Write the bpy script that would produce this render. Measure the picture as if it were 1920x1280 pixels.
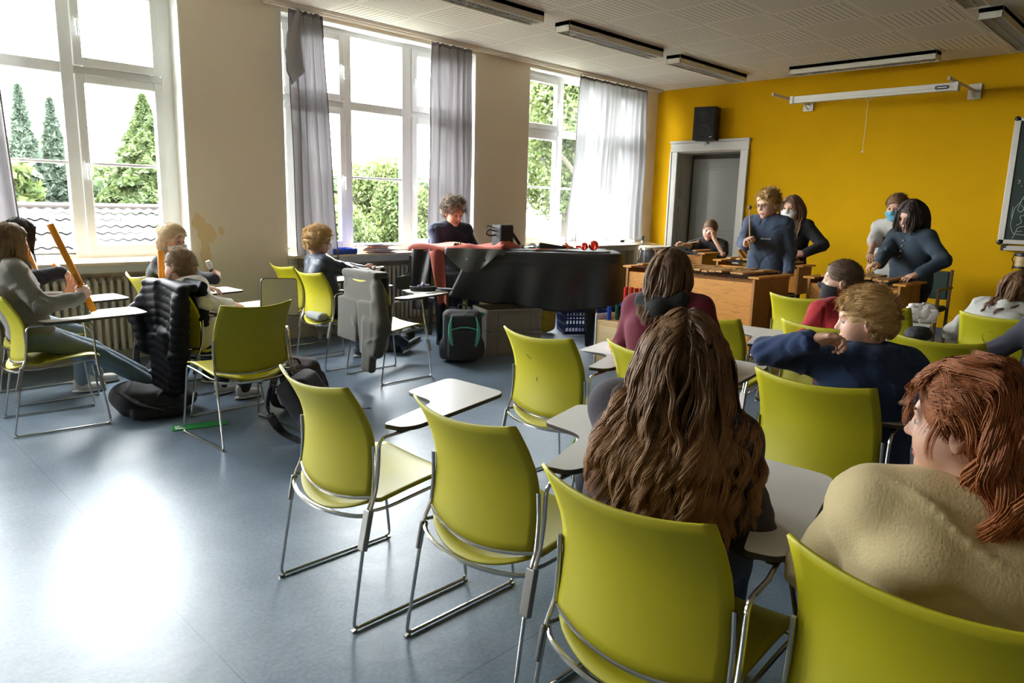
import bpy, bmesh, math, random
import numpy as np
from mathutils import Matrix, Vector
for o in list(bpy.data.objects): bpy.data.objects.remove(o)
S = bpy.context.scene
COL = S.collection
PI = math.pi
# ---------------------------------------------------------------- camera
cam = bpy.data.cameras.new('camera'); camo = bpy.data.objects.new('camera', cam); COL.objects.link(camo)
cam.sensor_width = 36; cam.lens = 1347.07/1920*36; cam.clip_end = 400; cam.clip_start = .05
camo.matrix_world = Matrix(((0.70317813, 0.11467889, -0.70170455, 0), (-0.71057359, 0.14806477, -0.68786772, 0), (0.02501382, 0.98230625, 0.1856037, 1.5), (0, 0, 0, 1)))
S.camera = camo
# ---------------------------------------------------------------- world, sun, exposure
W = bpy.data.worlds.new('sky'); S.world = W; W.use_nodes = True
bg = W.node_tree.nodes['Background']; bg.inputs[0].default_value = (.93, .97, 1, 1); bg.inputs[1].default_value = 8.0
S.view_settings.view_transform = 'Standard'; S.view_settings.look = 'None'; S.view_settings.gamma = 1
S.view_settings.use_curve_mapping = False; S.view_settings.exposure = 2.65
try:
    S.cycles.max_bounces = 10; S.cycles.diffuse_bounces = 6; S.cycles.transparent_max_bounces = 24
    S.cycles.sample_clamp_indirect = 6; S.cycles.caustics_reflective = False; S.cycles.caustics_refractive = False
except Exception: pass
for x0 in (-3.36, .27, 3.79, 7.40):     # sampling portals in the three windows and the added one (they emit nothing)
    L = bpy.data.lights.new('window_portal', 'AREA'); L.shape = 'RECTANGLE'; L.size = 2.5; L.size_y = 2.4; L.cycles.is_portal = True
    lo = bpy.data.objects.new('window_portal', L); COL.objects.link(lo); lo.location = (x0+1.26, 7.27, 2.15); lo.rotation_euler = (-PI/2, 0, 0)
# ---------------------------------------------------------------- materials
MATS = {}
def nt(m): return m.node_tree.nodes, m.node_tree.links
def mat(name, col, rough=.6, metal=0, bump=0, bs=40, sheen=0, var=0, vs=6, coat=0, emit=None, trans=0, alpha=1, stretch=None):
    if name in MATS: return MATS[name]
    m = bpy.data.materials.new(name); m.use_nodes = True; N, L = nt(m); p = N['Principled BSDF']
    c = tuple(col)+(1,); p.inputs['Base Color'].default_value = c; p.inputs['Roughness'].default_value = rough
    p.inputs['Metallic'].default_value = metal; p.inputs['Coat Weight'].default_value = coat
    p.inputs['Sheen Weight'].default_value = sheen; p.inputs['Transmission Weight'].default_value = trans
    p.inputs['Alpha'].default_value = alpha
    if emit: p.inputs['Emission Color'].default_value = c; p.inputs['Emission Strength'].default_value = emit
    tc = N.new('ShaderNodeTexCoord'); src = tc.outputs['Object']
    if stretch:
        mp = N.new('ShaderNodeMapping'); mp.inputs['Scale'].default_value = stretch; L.new(src, mp.inputs[0]); src = mp.outputs[0]
    if bump:
        n = N.new('ShaderNodeTexNoise'); n.inputs['Scale'].default_value = bs; n.inputs['Detail'].default_value = 4
        b = N.new('ShaderNodeBump'); b.inputs['Strength'].default_value = bump; b.inputs['Distance'].default_value = .01
        L.new(src, n.inputs[0]); L.new(n.outputs[0], b.inputs['Height']); L.new(b.outputs[0], p.inputs['Normal'])
    if var:
        n = N.new('ShaderNodeTexNoise'); n.inputs['Scale'].default_value = vs; n.inputs['Detail'].default_value = 5
        r = N.new('ShaderNodeMapRange'); r.inputs[3].default_value = 1-var; r.inputs[4].default_value = 1+var; r.inputs[1].default_value = .3; r.inputs[2].default_value = .7
        v = N.new('ShaderNodeVectorMath'); v.operation = 'SCALE'; v.inputs[0].default_value = col
        L.new(src, n.inputs[0]); L.new(n.outputs[0], r.inputs[0]); L.new(r.outputs[0], v.inputs['Scale']); L.new(v.outputs[0], p.inputs['Base Color'])
    MATS[name] = m; return m
def MM(N, L, op, a, b=None, c=None):
    n = N.new('ShaderNodeMath'); n.operation = op
    for i, v in enumerate((a, b, c)):
        if v is None: continue
        if isinstance(v, (int, float)): n.inputs[i].default_value = v
        else: L.new(v, n.inputs[i])
    return n.outputs[0]
def mix(N, L, f, a, b):
    n = N.new('ShaderNodeMix'); n.data_type = 'RGBA'
    for i, v in ((0, f), (6, a), (7, b)):
        if isinstance(v, (int, float)): n.inputs[i].default_value = v
        elif isinstance(v, tuple): n.inputs[i].default_value = v+(1,)
        else: L.new(v, n.inputs[i])
    return n.outputs[2]
white_pvc = mat('window_pvc', (.80, .81, .80), .35)
cream = mat('cream_plaster', (.62, .53, .40), .85, bump=.25, bs=90, var=.03, vs=2)
chrome = mat('chrome', (.62, .60, .56), .16, 1)
steel = mat('grey_steel', (.42, .42, .41), .38, 1)
lime = mat('lime_plastic', (.43, .385, .004), .5, var=.05, vs=3, bump=.03, bs=400)
laminate = mat('white_laminate', (.74, .71, .66), .32)
edge_dark = mat('dark_edge', (.05, .04, .035), .5)
black = mat('black_plastic', (.018, .018, .02), .4)
blackcloth = mat('black_nylon', (.020, .019, .022), .75, bump=.3, bs=150)
paper = mat('paper', (.82, .82, .80), .7)
# ---------------------------------------------------------------- object helpers
def link(name, me, m=None, parent=None):
    o = bpy.data.objects.new(name, me); COL.objects.link(o)
    for q in (m if isinstance(m, (list, tuple)) else [m] if m else []): me.materials.append(q)
    if parent is not None: o.parent = parent
    return o
def tag(o, label=None, cat=None, group=None, kind=None):
    if label: o['label'] = label
    if cat: o['category'] = cat
    if group: o['group'] = group
    if kind: o['kind'] = kind
    return o
def thing(name, label, cat, loc=(0, 0, 0), rz=0, group=None):
    o = bpy.data.objects.new(name, None); COL.objects.link(o); o.empty_display_size = .1
    o.location = loc; o.rotation_euler = (0, 0, rz); return tag(o, label, cat, group)
def copy_tree(o, parent=None):
    c = o.copy(); COL.objects.link(c); c.parent = parent
    for ch in [k for k in bpy.data.objects if k.parent == o]: copy_tree(ch, c)
    return c
def rawmesh(name, v, f, smooth=True, mi=None):
    """v (N,3) array; f list of faces or (M,k) array"""
    me = bpy.data.meshes.new(name); v = np.asarray(v, np.float32)
    if isinstance(f, np.ndarray):
        M_, k = f.shape; me.vertices.add(len(v)); me.vertices.foreach_set('co', v.ravel())
        me.loops.add(M_*k); me.loops.foreach_set('vertex_index', f.astype(np.int32).ravel())
        me.polygons.add(M_); me.polygons.foreach_set('loop_start', np.arange(0, M_*k, k, dtype=np.int32))
        try: me.polygons.foreach_set('loop_total', np.full(M_, k, np.int32))
        except Exception: pass
        me.update(calc_edges=True); me.validate()
    else:
        me.from_pydata(v.tolist(), [], f); me.update()
    if smooth: me.polygons.foreach_set('use_smooth', np.ones(len(me.polygons), bool))
    if mi is not None and len(mi) == len(me.polygons): me.polygons.foreach_set('material_index', np.asarray(mi, np.int32))
    return me
class MB:
    """collects simple shapes into one mesh"""
    def __init__(s): s.v = []; s.f = []; s.m = []; s.n = 0; s.mi = 0; s.sm = []
    def add(s, v, f, smooth=False):
        v = np.asarray(v, float); s.v.append(v); s.f += [[i+s.n for i in q] for q in f]; s.m += [s.mi]*len(f); s.sm += [smooth]*len(f); s.n += len(v); return s
    def box(s, lo, hi, M=None):
        x0, y0, z0 = lo; x1, y1, z1 = hi
        v = np.array([(x, y, z) for x in (x0, x1) for y in (y0, y1) for z in (z0, z1)], float)
        if M is not None: v = v@np.asarray(M)[:3, :3].T+np.asarray(M)[:3, 3]
        return s.add(v, [[0, 1, 3, 2], [4, 6, 7, 5], [0, 4, 5, 1], [2, 3, 7, 6], [0, 2, 6, 4], [1, 5, 7, 3]])
    def bar(s, a, b, w, h, up=(0, 0, 1)):
        a = np.array(a, float); b = np.array(b, float); d = b-a; L = np.linalg.norm(d); d /= L; up = np.array(up, float)
        sd = np.cross(up, d)
        if np.linalg.norm(sd) < 1e-3: sd = np.cross((1, 0, .01), d)
        sd /= np.linalg.norm(sd); u = np.cross(d, sd); M = np.eye(4); M[:3, 0] = d; M[:3, 1] = sd; M[:3, 2] = u; M[:3, 3] = a
        return s.box((0, -w/2, -h/2), (L, w/2, h/2), M)
    def prism(s, poly, z0, z1, M=None, taper=1.0):
        n = len(poly); p = np.array(poly, float); c = p.mean(0)
        v = np.vstack([np.c_[p, np.full(n, z0)], np.c_[c+(p-c)*taper, np.full(n, z1)]])
        if M is not None: v = v@np.asarray(M)[:3, :3].T+np.asarray(M)[:3, 3]
        return s.add(v, [list(range(n))[::-1], list(range(n, 2*n))]+[[i, (i+1) % n, n+(i+1) % n, n+i] for i in range(n)])
    def tube(s, pts, r, n=8, cap=True, closed=False):
        P = np.array(pts, float); K = len(P); rr = np.broadcast_to(np.asarray(r, float), (K,))
        T = np.gradient(P, axis=0) if not closed else (np.roll(P, -1, 0)-np.roll(P, 1, 0))
        T /= np.linalg.norm(T, axis=1)[:, None]+1e-12
        u = np.cross(T[0], (0, 0, 1)); u = u if np.linalg.norm(u) > .1 else np.cross(T[0], (0, 1, 0)); v = []
        for i in range(K):
            u = u-T[i]*(u@T[i]); u /= np.linalg.norm(u)+1e-12; w = np.cross(T[i], u)
            for j in range(n):
                a = 2*PI*j/n; v.append(P[i]+rr[i]*(u*math.cos(a)+w*math.sin(a)))
        f = [[i*n+j, i*n+(j+1) % n, (i+1)*n+(j+1) % n, (i+1)*n+j] for i in range(K-1) for j in range(n)]
        if closed: f += [[(K-1)*n+j, (K-1)*n+(j+1) % n, (j+1) % n, j] for j in range(n)]
        elif cap: f += [list(range(n))[::-1], [(K-1)*n+j for j in range(n)]]
        return s.add(v, f, True)
    def cyl(s, a, b, r, r2=None, n=20):
        r2 = r if r2 is None else r2; a = np.array(a, float); b = np.array(b, float)
        return s.tube([a, a+(b-a)*.5, b], [r, (r+r2)/2, r2], n)
    def lathe(s, prof, n=28, M=None, cap=True):
        v = [(r*math.cos(2*PI*j/n), r*math.sin(2*PI*j/n), z) for r, z in prof for j in range(n)]; K = len(prof)
        v = np.array(v, float)
        if M is not None: v = v@np.asarray(M)[:3, :3].T+np.asarray(M)[:3, 3]
        f = [[i*n+j, i*n+(j+1) % n, (i+1)*n+(j+1) % n, (i+1)*n+j] for i in range(K-1) for j in range(n)]
        if cap: f += [list(range(n))[::-1], [(K-1)*n+j for j in range(n)]]
        return s.add(v, f, True)
    def ball(s, c, r, n=14, sc=(1, 1, 1)):
        m = n//2+1; v = [(c[0]+r*sc[0]*math.sin(PI*i/m)*math.cos(2*PI*j/n), c[1]+r*sc[1]*math.sin(PI*i/m)*math.sin(2*PI*j/n), c[2]+r*sc[2]*math.cos(PI*i/m)) for i in range(m+1) for j in range(n)]
        return s.add(v, [[i*n+j, (i+1)*n+j, (i+1)*n+(j+1) % n, i*n+(j+1) % n] for i in range(m) for j in range(n)], True)
    def shell(s, G, t):
        """G (a,b,3) grid thickened by t along its normals"""
        G = np.asarray(G, float); a, b, _ = G.shape; du = np.gradient(G, axis=0); dv = np.gradient(G, axis=1)
        N_ = np.cross(du, dv); N_ /= np.linalg.norm(N_, axis=2)[..., None]+1e-12
        v = np.vstack([(G+N_*t/2).reshape(-1, 3), (G-N_*t/2).reshape(-1, 3)]); o = a*b; f = []
        for i in range(a-1):
            for j in range(b-1):
                q = [i*b+j, (i+1)*b+j, (i+1)*b+j+1, i*b+j+1]; f += [q, [k+o for k in q[::-1]]]
        rim = [j for j in range(b)]+[i*b+b-1 for i in range(1, a)]+[(a-1)*b+j for j in range(b-2, -1, -1)]+[i*b for i in range(a-2, 0, -1)]
        f += [[rim[k], rim[(k+1) % len(rim)], rim[(k+1) % len(rim)]+o, rim[k]+o] for k in range(len(rim))]
        return s.add(v, f, True)
    def build(s, name, m, parent=None, bevel=0, auto=True):
        me = bpy.data.meshes.new(name); me.from_pydata(np.vstack(s.v).tolist(), [], s.f); me.update()
        me.polygons.foreach_set('use_smooth', np.array(s.sm, bool)); me.polygons.foreach_set('material_index', np.array(s.m, np.int32))
        bm = bmesh.new(); bm.from_mesh(me); bmesh.ops.recalc_face_normals(bm, faces=bm.faces); bm.to_mesh(me); bm.free()
        if auto and any(s.sm):
            try: me.set_sharp_from_angle(angle=math.radians(42))
            except Exception: pass
        o = link(name, me, m, parent)
        if bevel:
            b = o.modifiers.new('bevel', 'BEVEL'); b.width = bevel; b.segments = 2; b.limit_method = 'ANGLE'; b.angle_limit = math.radians(50)
        return o
def rnd_path(pts, r=.03, n=5):
    """polyline with rounded corners"""
    P = [np.array(p, float) for p in pts]; out = [P[0]]
    for i in range(1, len(P)-1):
        a, b, c = P[i-1], P[i], P[i+1]; la = np.linalg.norm(a-b); lc = np.linalg.norm(c-b); q = min(r, la*.45, lc*.45)
        s_, e = b+(a-b)/la*q, b+(c-b)/lc*q
        for k in range(n+1):
            t = k/n; out.append((1-t)**2*s_+2*t*(1-t)*b+t*t*e)
    out.append(P[-1]); return out
def rnd_poly(poly, r=.03, n=4):
    P = [np.array(p, float) for p in poly]; out = []; K = len(P); R_ = r if isinstance(r, (list, tuple)) else [r]*K
    for i in range(K):
        a, b, c = P[i-1], P[i], P[(i+1) % K]; la = np.linalg.norm(a-b); lc = np.linalg.norm(c-b); q = min(R_[i], la*.45, lc*.45)
        s_, e = b+(a-b)/la*q, b+(c-b)/lc*q
        for k in range(n+1):
            t = k/n; out.append((1-t)**2*s_+2*t*(1-t)*b+t*t*e)
    return [tuple(q) for q in out]
def RZ(a, loc=(0, 0, 0)): return np.array(Matrix.Translation(loc) @ Matrix.Rotation(a, 4, 'Z'))
def TR(loc=(0, 0, 0), e=(0, 0, 0)): 
    from mathutils import Euler
    return np.array(Matrix.Translation(loc) @ Euler(e).to_matrix().to_4x4())
def boxes(name, m, lst, parent=None, bevel=0):
    b = MB()
    for lo, hi in lst: b.box(lo, hi)
    return b.build(name, m, parent, bevel)
# ---------------------------------------------------------------- signed distance shapes -> smooth meshes
def smin(a, b, k):
    if k <= 0: return np.minimum(a, b)
    h = np.clip(.5+.5*(b-a)/k, 0, 1); return b*(1-h)+a*h-k*h*(1-h)
def d_cone(P, a, b, ra, rb):
    a = np.asarray(a, float); b = np.asarray(b, float); ab = b-a; t = np.clip((P-a)@ab/(ab@ab+1e-12), 0, 1)
    return np.linalg.norm(P-a-t[:, None]*ab, axis=1)-(ra+(rb-ra)*t)
def d_ell(P, c, r, R=None):
    q = P-np.asarray(c, float)
    if R is not None: q = q@np.asarray(R)
    r = np.asarray(r, float); k0 = np.linalg.norm(q/r, axis=1); k1 = np.linalg.norm(q/(r*r), axis=1)
    return k0*(k0-1)/(k1+1e-9)
def d_box(P, c, h, rr=.01, R=None):
    q = P-np.asarray(c, float)
    if R is not None: q = q@np.asarray(R)
    q = np.abs(q)-(np.asarray(h, float)-rr)
    return np.linalg.norm(np.maximum(q, 0), axis=1)+np.minimum(q.max(1), 0)-rr
def sdf(prims, fold=0, fs=20, seed=0):
    rng = np.random.RandomState(seed); dirs = rng.randn(7, 3)*fs; ph = rng.rand(7)*6
    def f(P):
        d = np.full(len(P), 9.)
        for p in prims:
            op = p[0]
            if op == 'c': d = smin(d, d_cone(P, *p[1:5]), p[5])
            elif op == 'e': d = smin(d, d_ell(P, p[1], p[2], p[4] if len(p) > 4 else None), p[3])
            elif op == 'b': d = smin(d, d_box(P, p[1], p[2], p[3], p[5] if len(p) > 5 else None), p[4])
            elif op == '-e': d = -smin(-d, d_ell(P, p[1], p[2], p[4] if len(p) > 4 else None), p[3])
            elif op == '-c': d = -smin(-d, d_cone(P, *p[1:5]), p[5])
            elif op == '-b': d = -smin(-d, d_box(P, p[1], p[2], p[3], p[5] if len(p) > 5 else None), p[4])
        if fold:
            ph_ = P@dirs.T+ph; w = np.sin(ph_+1.3*np.sin(ph_[:, ::-1]*.7)).sum(1)/7; q_ = P@(dirs[:6]*1.15).T+ph[:6]; q_ = np.sin(q_+1.5*np.sin(q_[:, ::-1]*.5)); c1 = np.exp(-((q_[:, 0]+.6*q_[:, 1])/.22)**2)*np.clip(q_[:, 2]+.3, 0, 1); c2 = np.exp(-((q_[:, 3]+.6*q_[:, 4])/.20)**2)*np.clip(q_[:, 5]+.3, 0, 1); d = d+fold*.45*w+fold*.8*(c1-c2)
        return d
    return f
def nets(f, lo, hi, h):
    lo = np.asarray(lo, float)-2*h; hi = np.asarray(hi, float)+2*h; B = 6
    nb = np.ceil((hi-lo)/h/B).astype(int)+1; n = nb*B
    bc = np.stack(np.meshgrid(*[lo[i]+(np.arange(nb[i])*B+(B-1)/2)*h for i in range(3)], indexing='ij'), -1).reshape(-1, 3)
    db = f(bc); act = np.abs(db) < h*B*1.15+.012
    V = np.where(db[:, None] > 0, 1., -1.)*np.ones((1, B**3))
    off = np.stack(np.meshgrid(*[(np.arange(B)-(B-1)/2)*h]*3, indexing='ij'), -1).reshape(-1, 3); ai = np.where(act)[0]
    for s in range(0, len(ai), 400):
        q = ai[s:s+400]; V[q] = f((bc[q][:, None, :]+off[None]).reshape(-1, 3)).reshape(len(q), -1)
    V = V.reshape(*nb, B, B, B).transpose(0, 3, 1, 4, 2, 5).reshape(*n)
    sg = V < 0; c = sg[:-1, :-1, :-1].astype(np.int8)
    cs = [(i, j, k) for i in (0, 1) for j in (0, 1) for k in (0, 1)]; tot = np.zeros(np.array(n)-1, np.int8)
    for i, j, k in cs: tot += sg[i:n[0]-1+i, j:n[1]-1+j, k:n[2]-1+k]
    cell = np.argwhere((tot > 0) & (tot < 8))
    if len(cell) == 0: return np.zeros((0, 3)), np.zeros((0, 4), int)
    idx = -np.ones(np.array(n)-1, np.int64); idx[tuple(cell.T)] = np.arange(len(cell))
    cv = np.stack([V[cell[:, 0]+i, cell[:, 1]+j, cell[:, 2]+k] for i, j, k in cs], 1); acc = np.zeros((len(cell), 3)); cnt = np.zeros(len(cell))
    for a in range(8):
        for b in range(a+1, 8):
            if sum(abs(cs[a][t]-cs[b][t]) for t in range(3)) != 1: continue
            va, vb = cv[:, a], cv[:, b]; m_ = (va < 0) != (vb < 0); t = np.where(m_, va/(va-vb+1e-20), 0)
            p = np.array(cs[a])[None]+t[:, None]*(np.array(cs[b])-np.array(cs[a]))[None]; acc[m_] += p[m_]; cnt += m_
    verts = lo+(cell+acc/cnt[:, None])*h; F_ = []
    for ax in range(3):
        u, v = [(1, 2), (2, 0), (0, 1)][ax]; e = [0, 0, 0]; e[ax] = 1
        A = sg[1:-1, 1:-1, 1:-1]; Bq = sg[1+e[0]:n[0]-1+e[0], 1+e[1]:n[1]-1+e[1], 1+e[2]:n[2]-1+e[2]]
        w = np.argwhere(A != Bq)+1; du = np.zeros(3, int); dv = np.zeros(3, int); du[u] = 1; dv[v] = 1
        q = [idx[tuple((w-du-dv).T)], idx[tuple((w-dv).T)], idx[tuple(w.T)], idx[tuple((w-du).T)]]
        q = np.stack(q, 1); fl = ~sg[tuple(w.T)]; q[fl] = q[fl][:, ::-1]; F_.append(q[(q >= 0).all(1)])
    return verts, np.vstack(F_)
def blob(name, prims, h, m, parent=None, fold=0, fs=20, seed=0, fn=None, lo=None, hi=None, mi=None):
    f = fn or sdf(prims, fold, fs, seed)
    if lo is None:
        pts = []; 
        for p in prims:
            if p[0] == 'c': pts += [np.array(p[1])-max(p[3:5]), np.array(p[1])+max(p[3:5]), np.array(p[2])-max(p[3:5]), np.array(p[2])+max(p[3:5])]
            elif p[0] in 'eb': R_ = max(p[2])*(1.8 if p[0] == 'b' else 1.05); pts += [np.array(p[1])-R_, np.array(p[1])+R_]
        pts = np.array(pts); lo = pts.min(0)-.03; hi = pts.max(0)+.03
    v, q = nets(f, lo, hi, h)
    me = rawmesh(name, v, q, mi=mi(v[q].mean(1)) if mi and len(q) else None)
    return link(name, me, m, parent)
# ================================================================ ROOM (x along window wall, y towards it)
XW, YW, ZC, X0, Y0 = 10.43, 7.0, 3.40, -4.2, -2.3
def struct(o): o['kind'] = 'structure'; return o
# floor: blue grey marbled linoleum with sheet seams
m = mat('linoleum', (.10, .125, .16), .27, bump=.12, bs=14); N, L = nt(m); p = N['Principled BSDF']
tc = N.new('ShaderNodeTexCoord'); n1 = N.new('ShaderNodeTexNoise'); n1.inputs['Scale'].default_value = 2.2; n1.inputs['Detail'].default_value = 8; n1.inputs['Roughness'].default_value = .7
n2 = N.new('ShaderNodeTexNoise'); n2.inputs['Scale'].default_value = 60; n2.inputs['Detail'].default_value = 3
L.new(tc.outputs['Object'], n1.inputs[0]); L.new(tc.outputs['Object'], n2.inputs[0])
f = MM(N, L, 'ADD', MM(N, L, 'MULTIPLY', n1.outputs[0], .6), MM(N, L, 'MULTIPLY', n2.outputs[0], .4))
mr = N.new('ShaderNodeMapRange'); mr.inputs[1].default_value = .38; mr.inputs[2].default_value = .62; L.new(f, mr.inputs[0])
c = mix(N, L, mr.outputs[0], (.085, .124, .172), (.155, .206, .268))
sp = N.new('ShaderNodeSeparateXYZ'); L.new(tc.outputs['Object'], sp.inputs[0])
d1 = MM(N, L, 'ABSOLUTE', MM(N, L, 'SUBTRACT', MM(N, L, 'FRACT', MM(N, L, 'DIVIDE', MM(N, L, 'ADD', sp.outputs[0], 4), 1.95)), .5))
d2 = MM(N, L, 'ABSOLUTE', MM(N, L, 'SUBTRACT', MM(N, L, 'FRACT', MM(N, L, 'DIVIDE', MM(N, L, 'ADD', sp.outputs[1], 4.3), 3.9)), .5))
seam = MM(N, L, 'MAXIMUM', MM(N, L, 'LESS_THAN', d1, .0011), MM(N, L, 'LESS_THAN', d2, .0006))
c = mix(N, L, MM(N, L, 'MULTIPLY', seam, .6), c, (.03, .035, .045)); L.new(c, p.inputs['Base Color'])
rr = MM(N, L, 'MULTIPLY_ADD', n1.outputs[0], .25, .24); L.new(rr, p.inputs['Roughness'])
struct(boxes('floor', m, [((X0-.2, Y0-.2, -.2), (XW+.9, YW+.3, 0))]))
# ceiling: slotted panels
m = mat('slotted_panel', (.70, .66, .58), .8); N, L = nt(m); p = N['Principled BSDF']
tc = N.new('ShaderNodeTexCoord'); sp = N.new('ShaderNodeSeparateXYZ'); L.new(tc.outputs['Object'], sp.inputs[0]); T_ = .71
U = MM(N, L, 'DIVIDE', MM(N, L, 'ADD', sp.outputs[0], 10.0), T_/2*1.0); V_ = MM(N, L, 'DIVIDE', MM(N, L, 'ADD', sp.outputs[1], 10*T_-2.82+T_), T_)
U = MM(N, L, 'DIVIDE', MM(N, L, 'ADD', sp.outputs[0], 10.0), T_)
fu, fv = MM(N, L, 'FRACT', U), MM(N, L, 'FRACT', V_)
par = MM(N, L, 'MODULO', MM(N, L, 'ADD', MM(N, L, 'FLOOR', U), MM(N, L, 'FLOOR', V_)), 2)
mf = N.new('ShaderNodeMix'); L.new(par, mf.inputs[0]); L.new(fu, mf.inputs[2]); L.new(fv, mf.inputs[3]); s1 = mf.outputs[0]
mf = N.new('ShaderNodeMix'); L.new(par, mf.inputs[0]); L.new(fv, mf.inputs[2]); L.new(fu, mf.inputs[3]); s2 = mf.outputs[0]
sl = MM(N, L, 'LESS_THAN', MM(N, L, 'ABSOLUTE', MM(N, L, 'SUBTRACT', MM(N, L, 'FRACT', MM(N, L, 'MULTIPLY', s1, 12)), .5)), .075)
ins = MM(N, L, 'LESS_THAN', MM(N, L, 'ABSOLUTE', MM(N, L, 'SUBTRACT', s2, .5)), .43)
ed = MM(N, L, 'MAXIMUM', MM(N, L, 'GREATER_THAN', MM(N, L, 'ABSOLUTE', MM(N, L, 'SUBTRACT', fv, .5)), .4965), 0)
k = MM(N, L, 'MAXIMUM', MM(N, L, 'MULTIPLY', sl, ins), ed)
L.new(mix(N, L, MM(N, L, 'MULTIPLY', k, .85), (.80, .75, .66), (.16, .13, .10)), p.inputs['Base Color'])
struct(boxes('ceiling', m, [((X0-.2, Y0-.2, ZC), (XW+.2, YW+.3, ZC+.2))]))
# yellow woodchip wall with door opening
yel = mat('yellow_woodchip', (.66, .36, .002), .9, bump=.55, bs=55, var=.03, vs=2); yel.node_tree.nodes['Principled BSDF'].inputs['Specular IOR Level'].default_value = .15
DY0, DY1, DZ = 5.44, 6.56, 2.42
struct(boxes('wall_front', yel, [((XW, Y0, 0), (XW+.45, DY0, ZC)), ((XW, DY1, 0), (XW+.45, YW+.3, ZC)), ((XW, DY0, DZ), (XW+.45, DY1, ZC))]))
struct(boxes('wall_back', cream, [((X0-.2, Y0, 0), (X0, YW+.3, ZC))]))
struct(boxes('wall_right', mat('side_wall_paint', (.22, .17, .10), .9), [((X0, Y0-.2, 0), (XW, Y0, ZC))]))
# window wall: piers, parapets under the sills (recessed niche), heads
OPS = [(-3.39, -.85), (.22, 2.76), (3.74, 6.38), (7.35, 9.99)]; SZ = .93; HZ = 3.345; YO = 7.42  # first opening is out of view, added to let in more light
bx = []; xs = [X0]+[v for o_ in OPS for v in o_]+[XW]
for i in range(0, len(xs), 2): bx.append(((xs[i], YW, 0), (xs[i+1], YO, ZC)))
for a, b in OPS: bx += [((a, YW+.17, 0), (b, YO, SZ-.03)), ((a, YW, HZ), (b, YO, ZC))]
m = mat('window_wall_paint', (.80, .70, .55), .85, bump=.25, bs=90); N, L = nt(m); p = N['Principled BSDF']
tc = N.new('ShaderNodeTexCoord'); sp = N.new('ShaderNodeSeparateXYZ'); L.new(tc.outputs['Object'], sp.inputs[0])
nz = N.new('ShaderNodeTexNoise'); nz.inputs['Scale'].default_value = 9; nz.inputs['Detail'].default_value = 2; L.new(tc.outputs['Object'], nz.inputs[0])
def blobm(cx, cz, rx, rz_):
    a = MM(N, L, 'DIVIDE', MM(N, L, 'SUBTRACT', sp.outputs[0], cx), rx); b = MM(N, L, 'DIVIDE', MM(N, L, 'SUBTRACT', sp.outputs[2], cz), rz_)
    r_ = MM(N, L, 'SQRT', MM(N, L, 'ADD', MM(N, L, 'MULTIPLY', a, a), MM(N, L, 'MULTIPLY', b, b)))
    return MM(N, L, 'LESS_THAN', MM(N, L, 'ADD', r_, MM(N, L, 'MULTIPLY', MM(N, L, 'SUBTRACT', nz.outputs[0], .5), 1.6)), 1)
st = MM(N, L, 'MAXIMUM', MM(N, L, 'MAXIMUM', blobm(2.83, 1.27, .06, .07), blobm(2.91, 1.16, .09, .09)), MM(N, L, 'MAXIMUM', blobm(2.89, .98, .05, .16), blobm(3.05, 1.19, .03, .06)))
L.new(mix(N, L, st, (.80, .71, .57), (.74, .56, .32)), p.inputs['Base Color'])
struct(boxes('wall_window', m, bx))
revm = mat('white_reveal_paint', (.80, .79, .74), .7)
for i, (a, b) in enumerate(OPS):
    struct(boxes('trim_%d' % (i+1), revm, [((a-.001, YW+.002, SZ), (a+.012, YW+.2, HZ)), ((b-.012, YW+.002, SZ), (b+.001, YW+.2, HZ)), ((a, YW+.002, HZ-.012), (b, YW+.2, HZ+.001))]))
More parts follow.
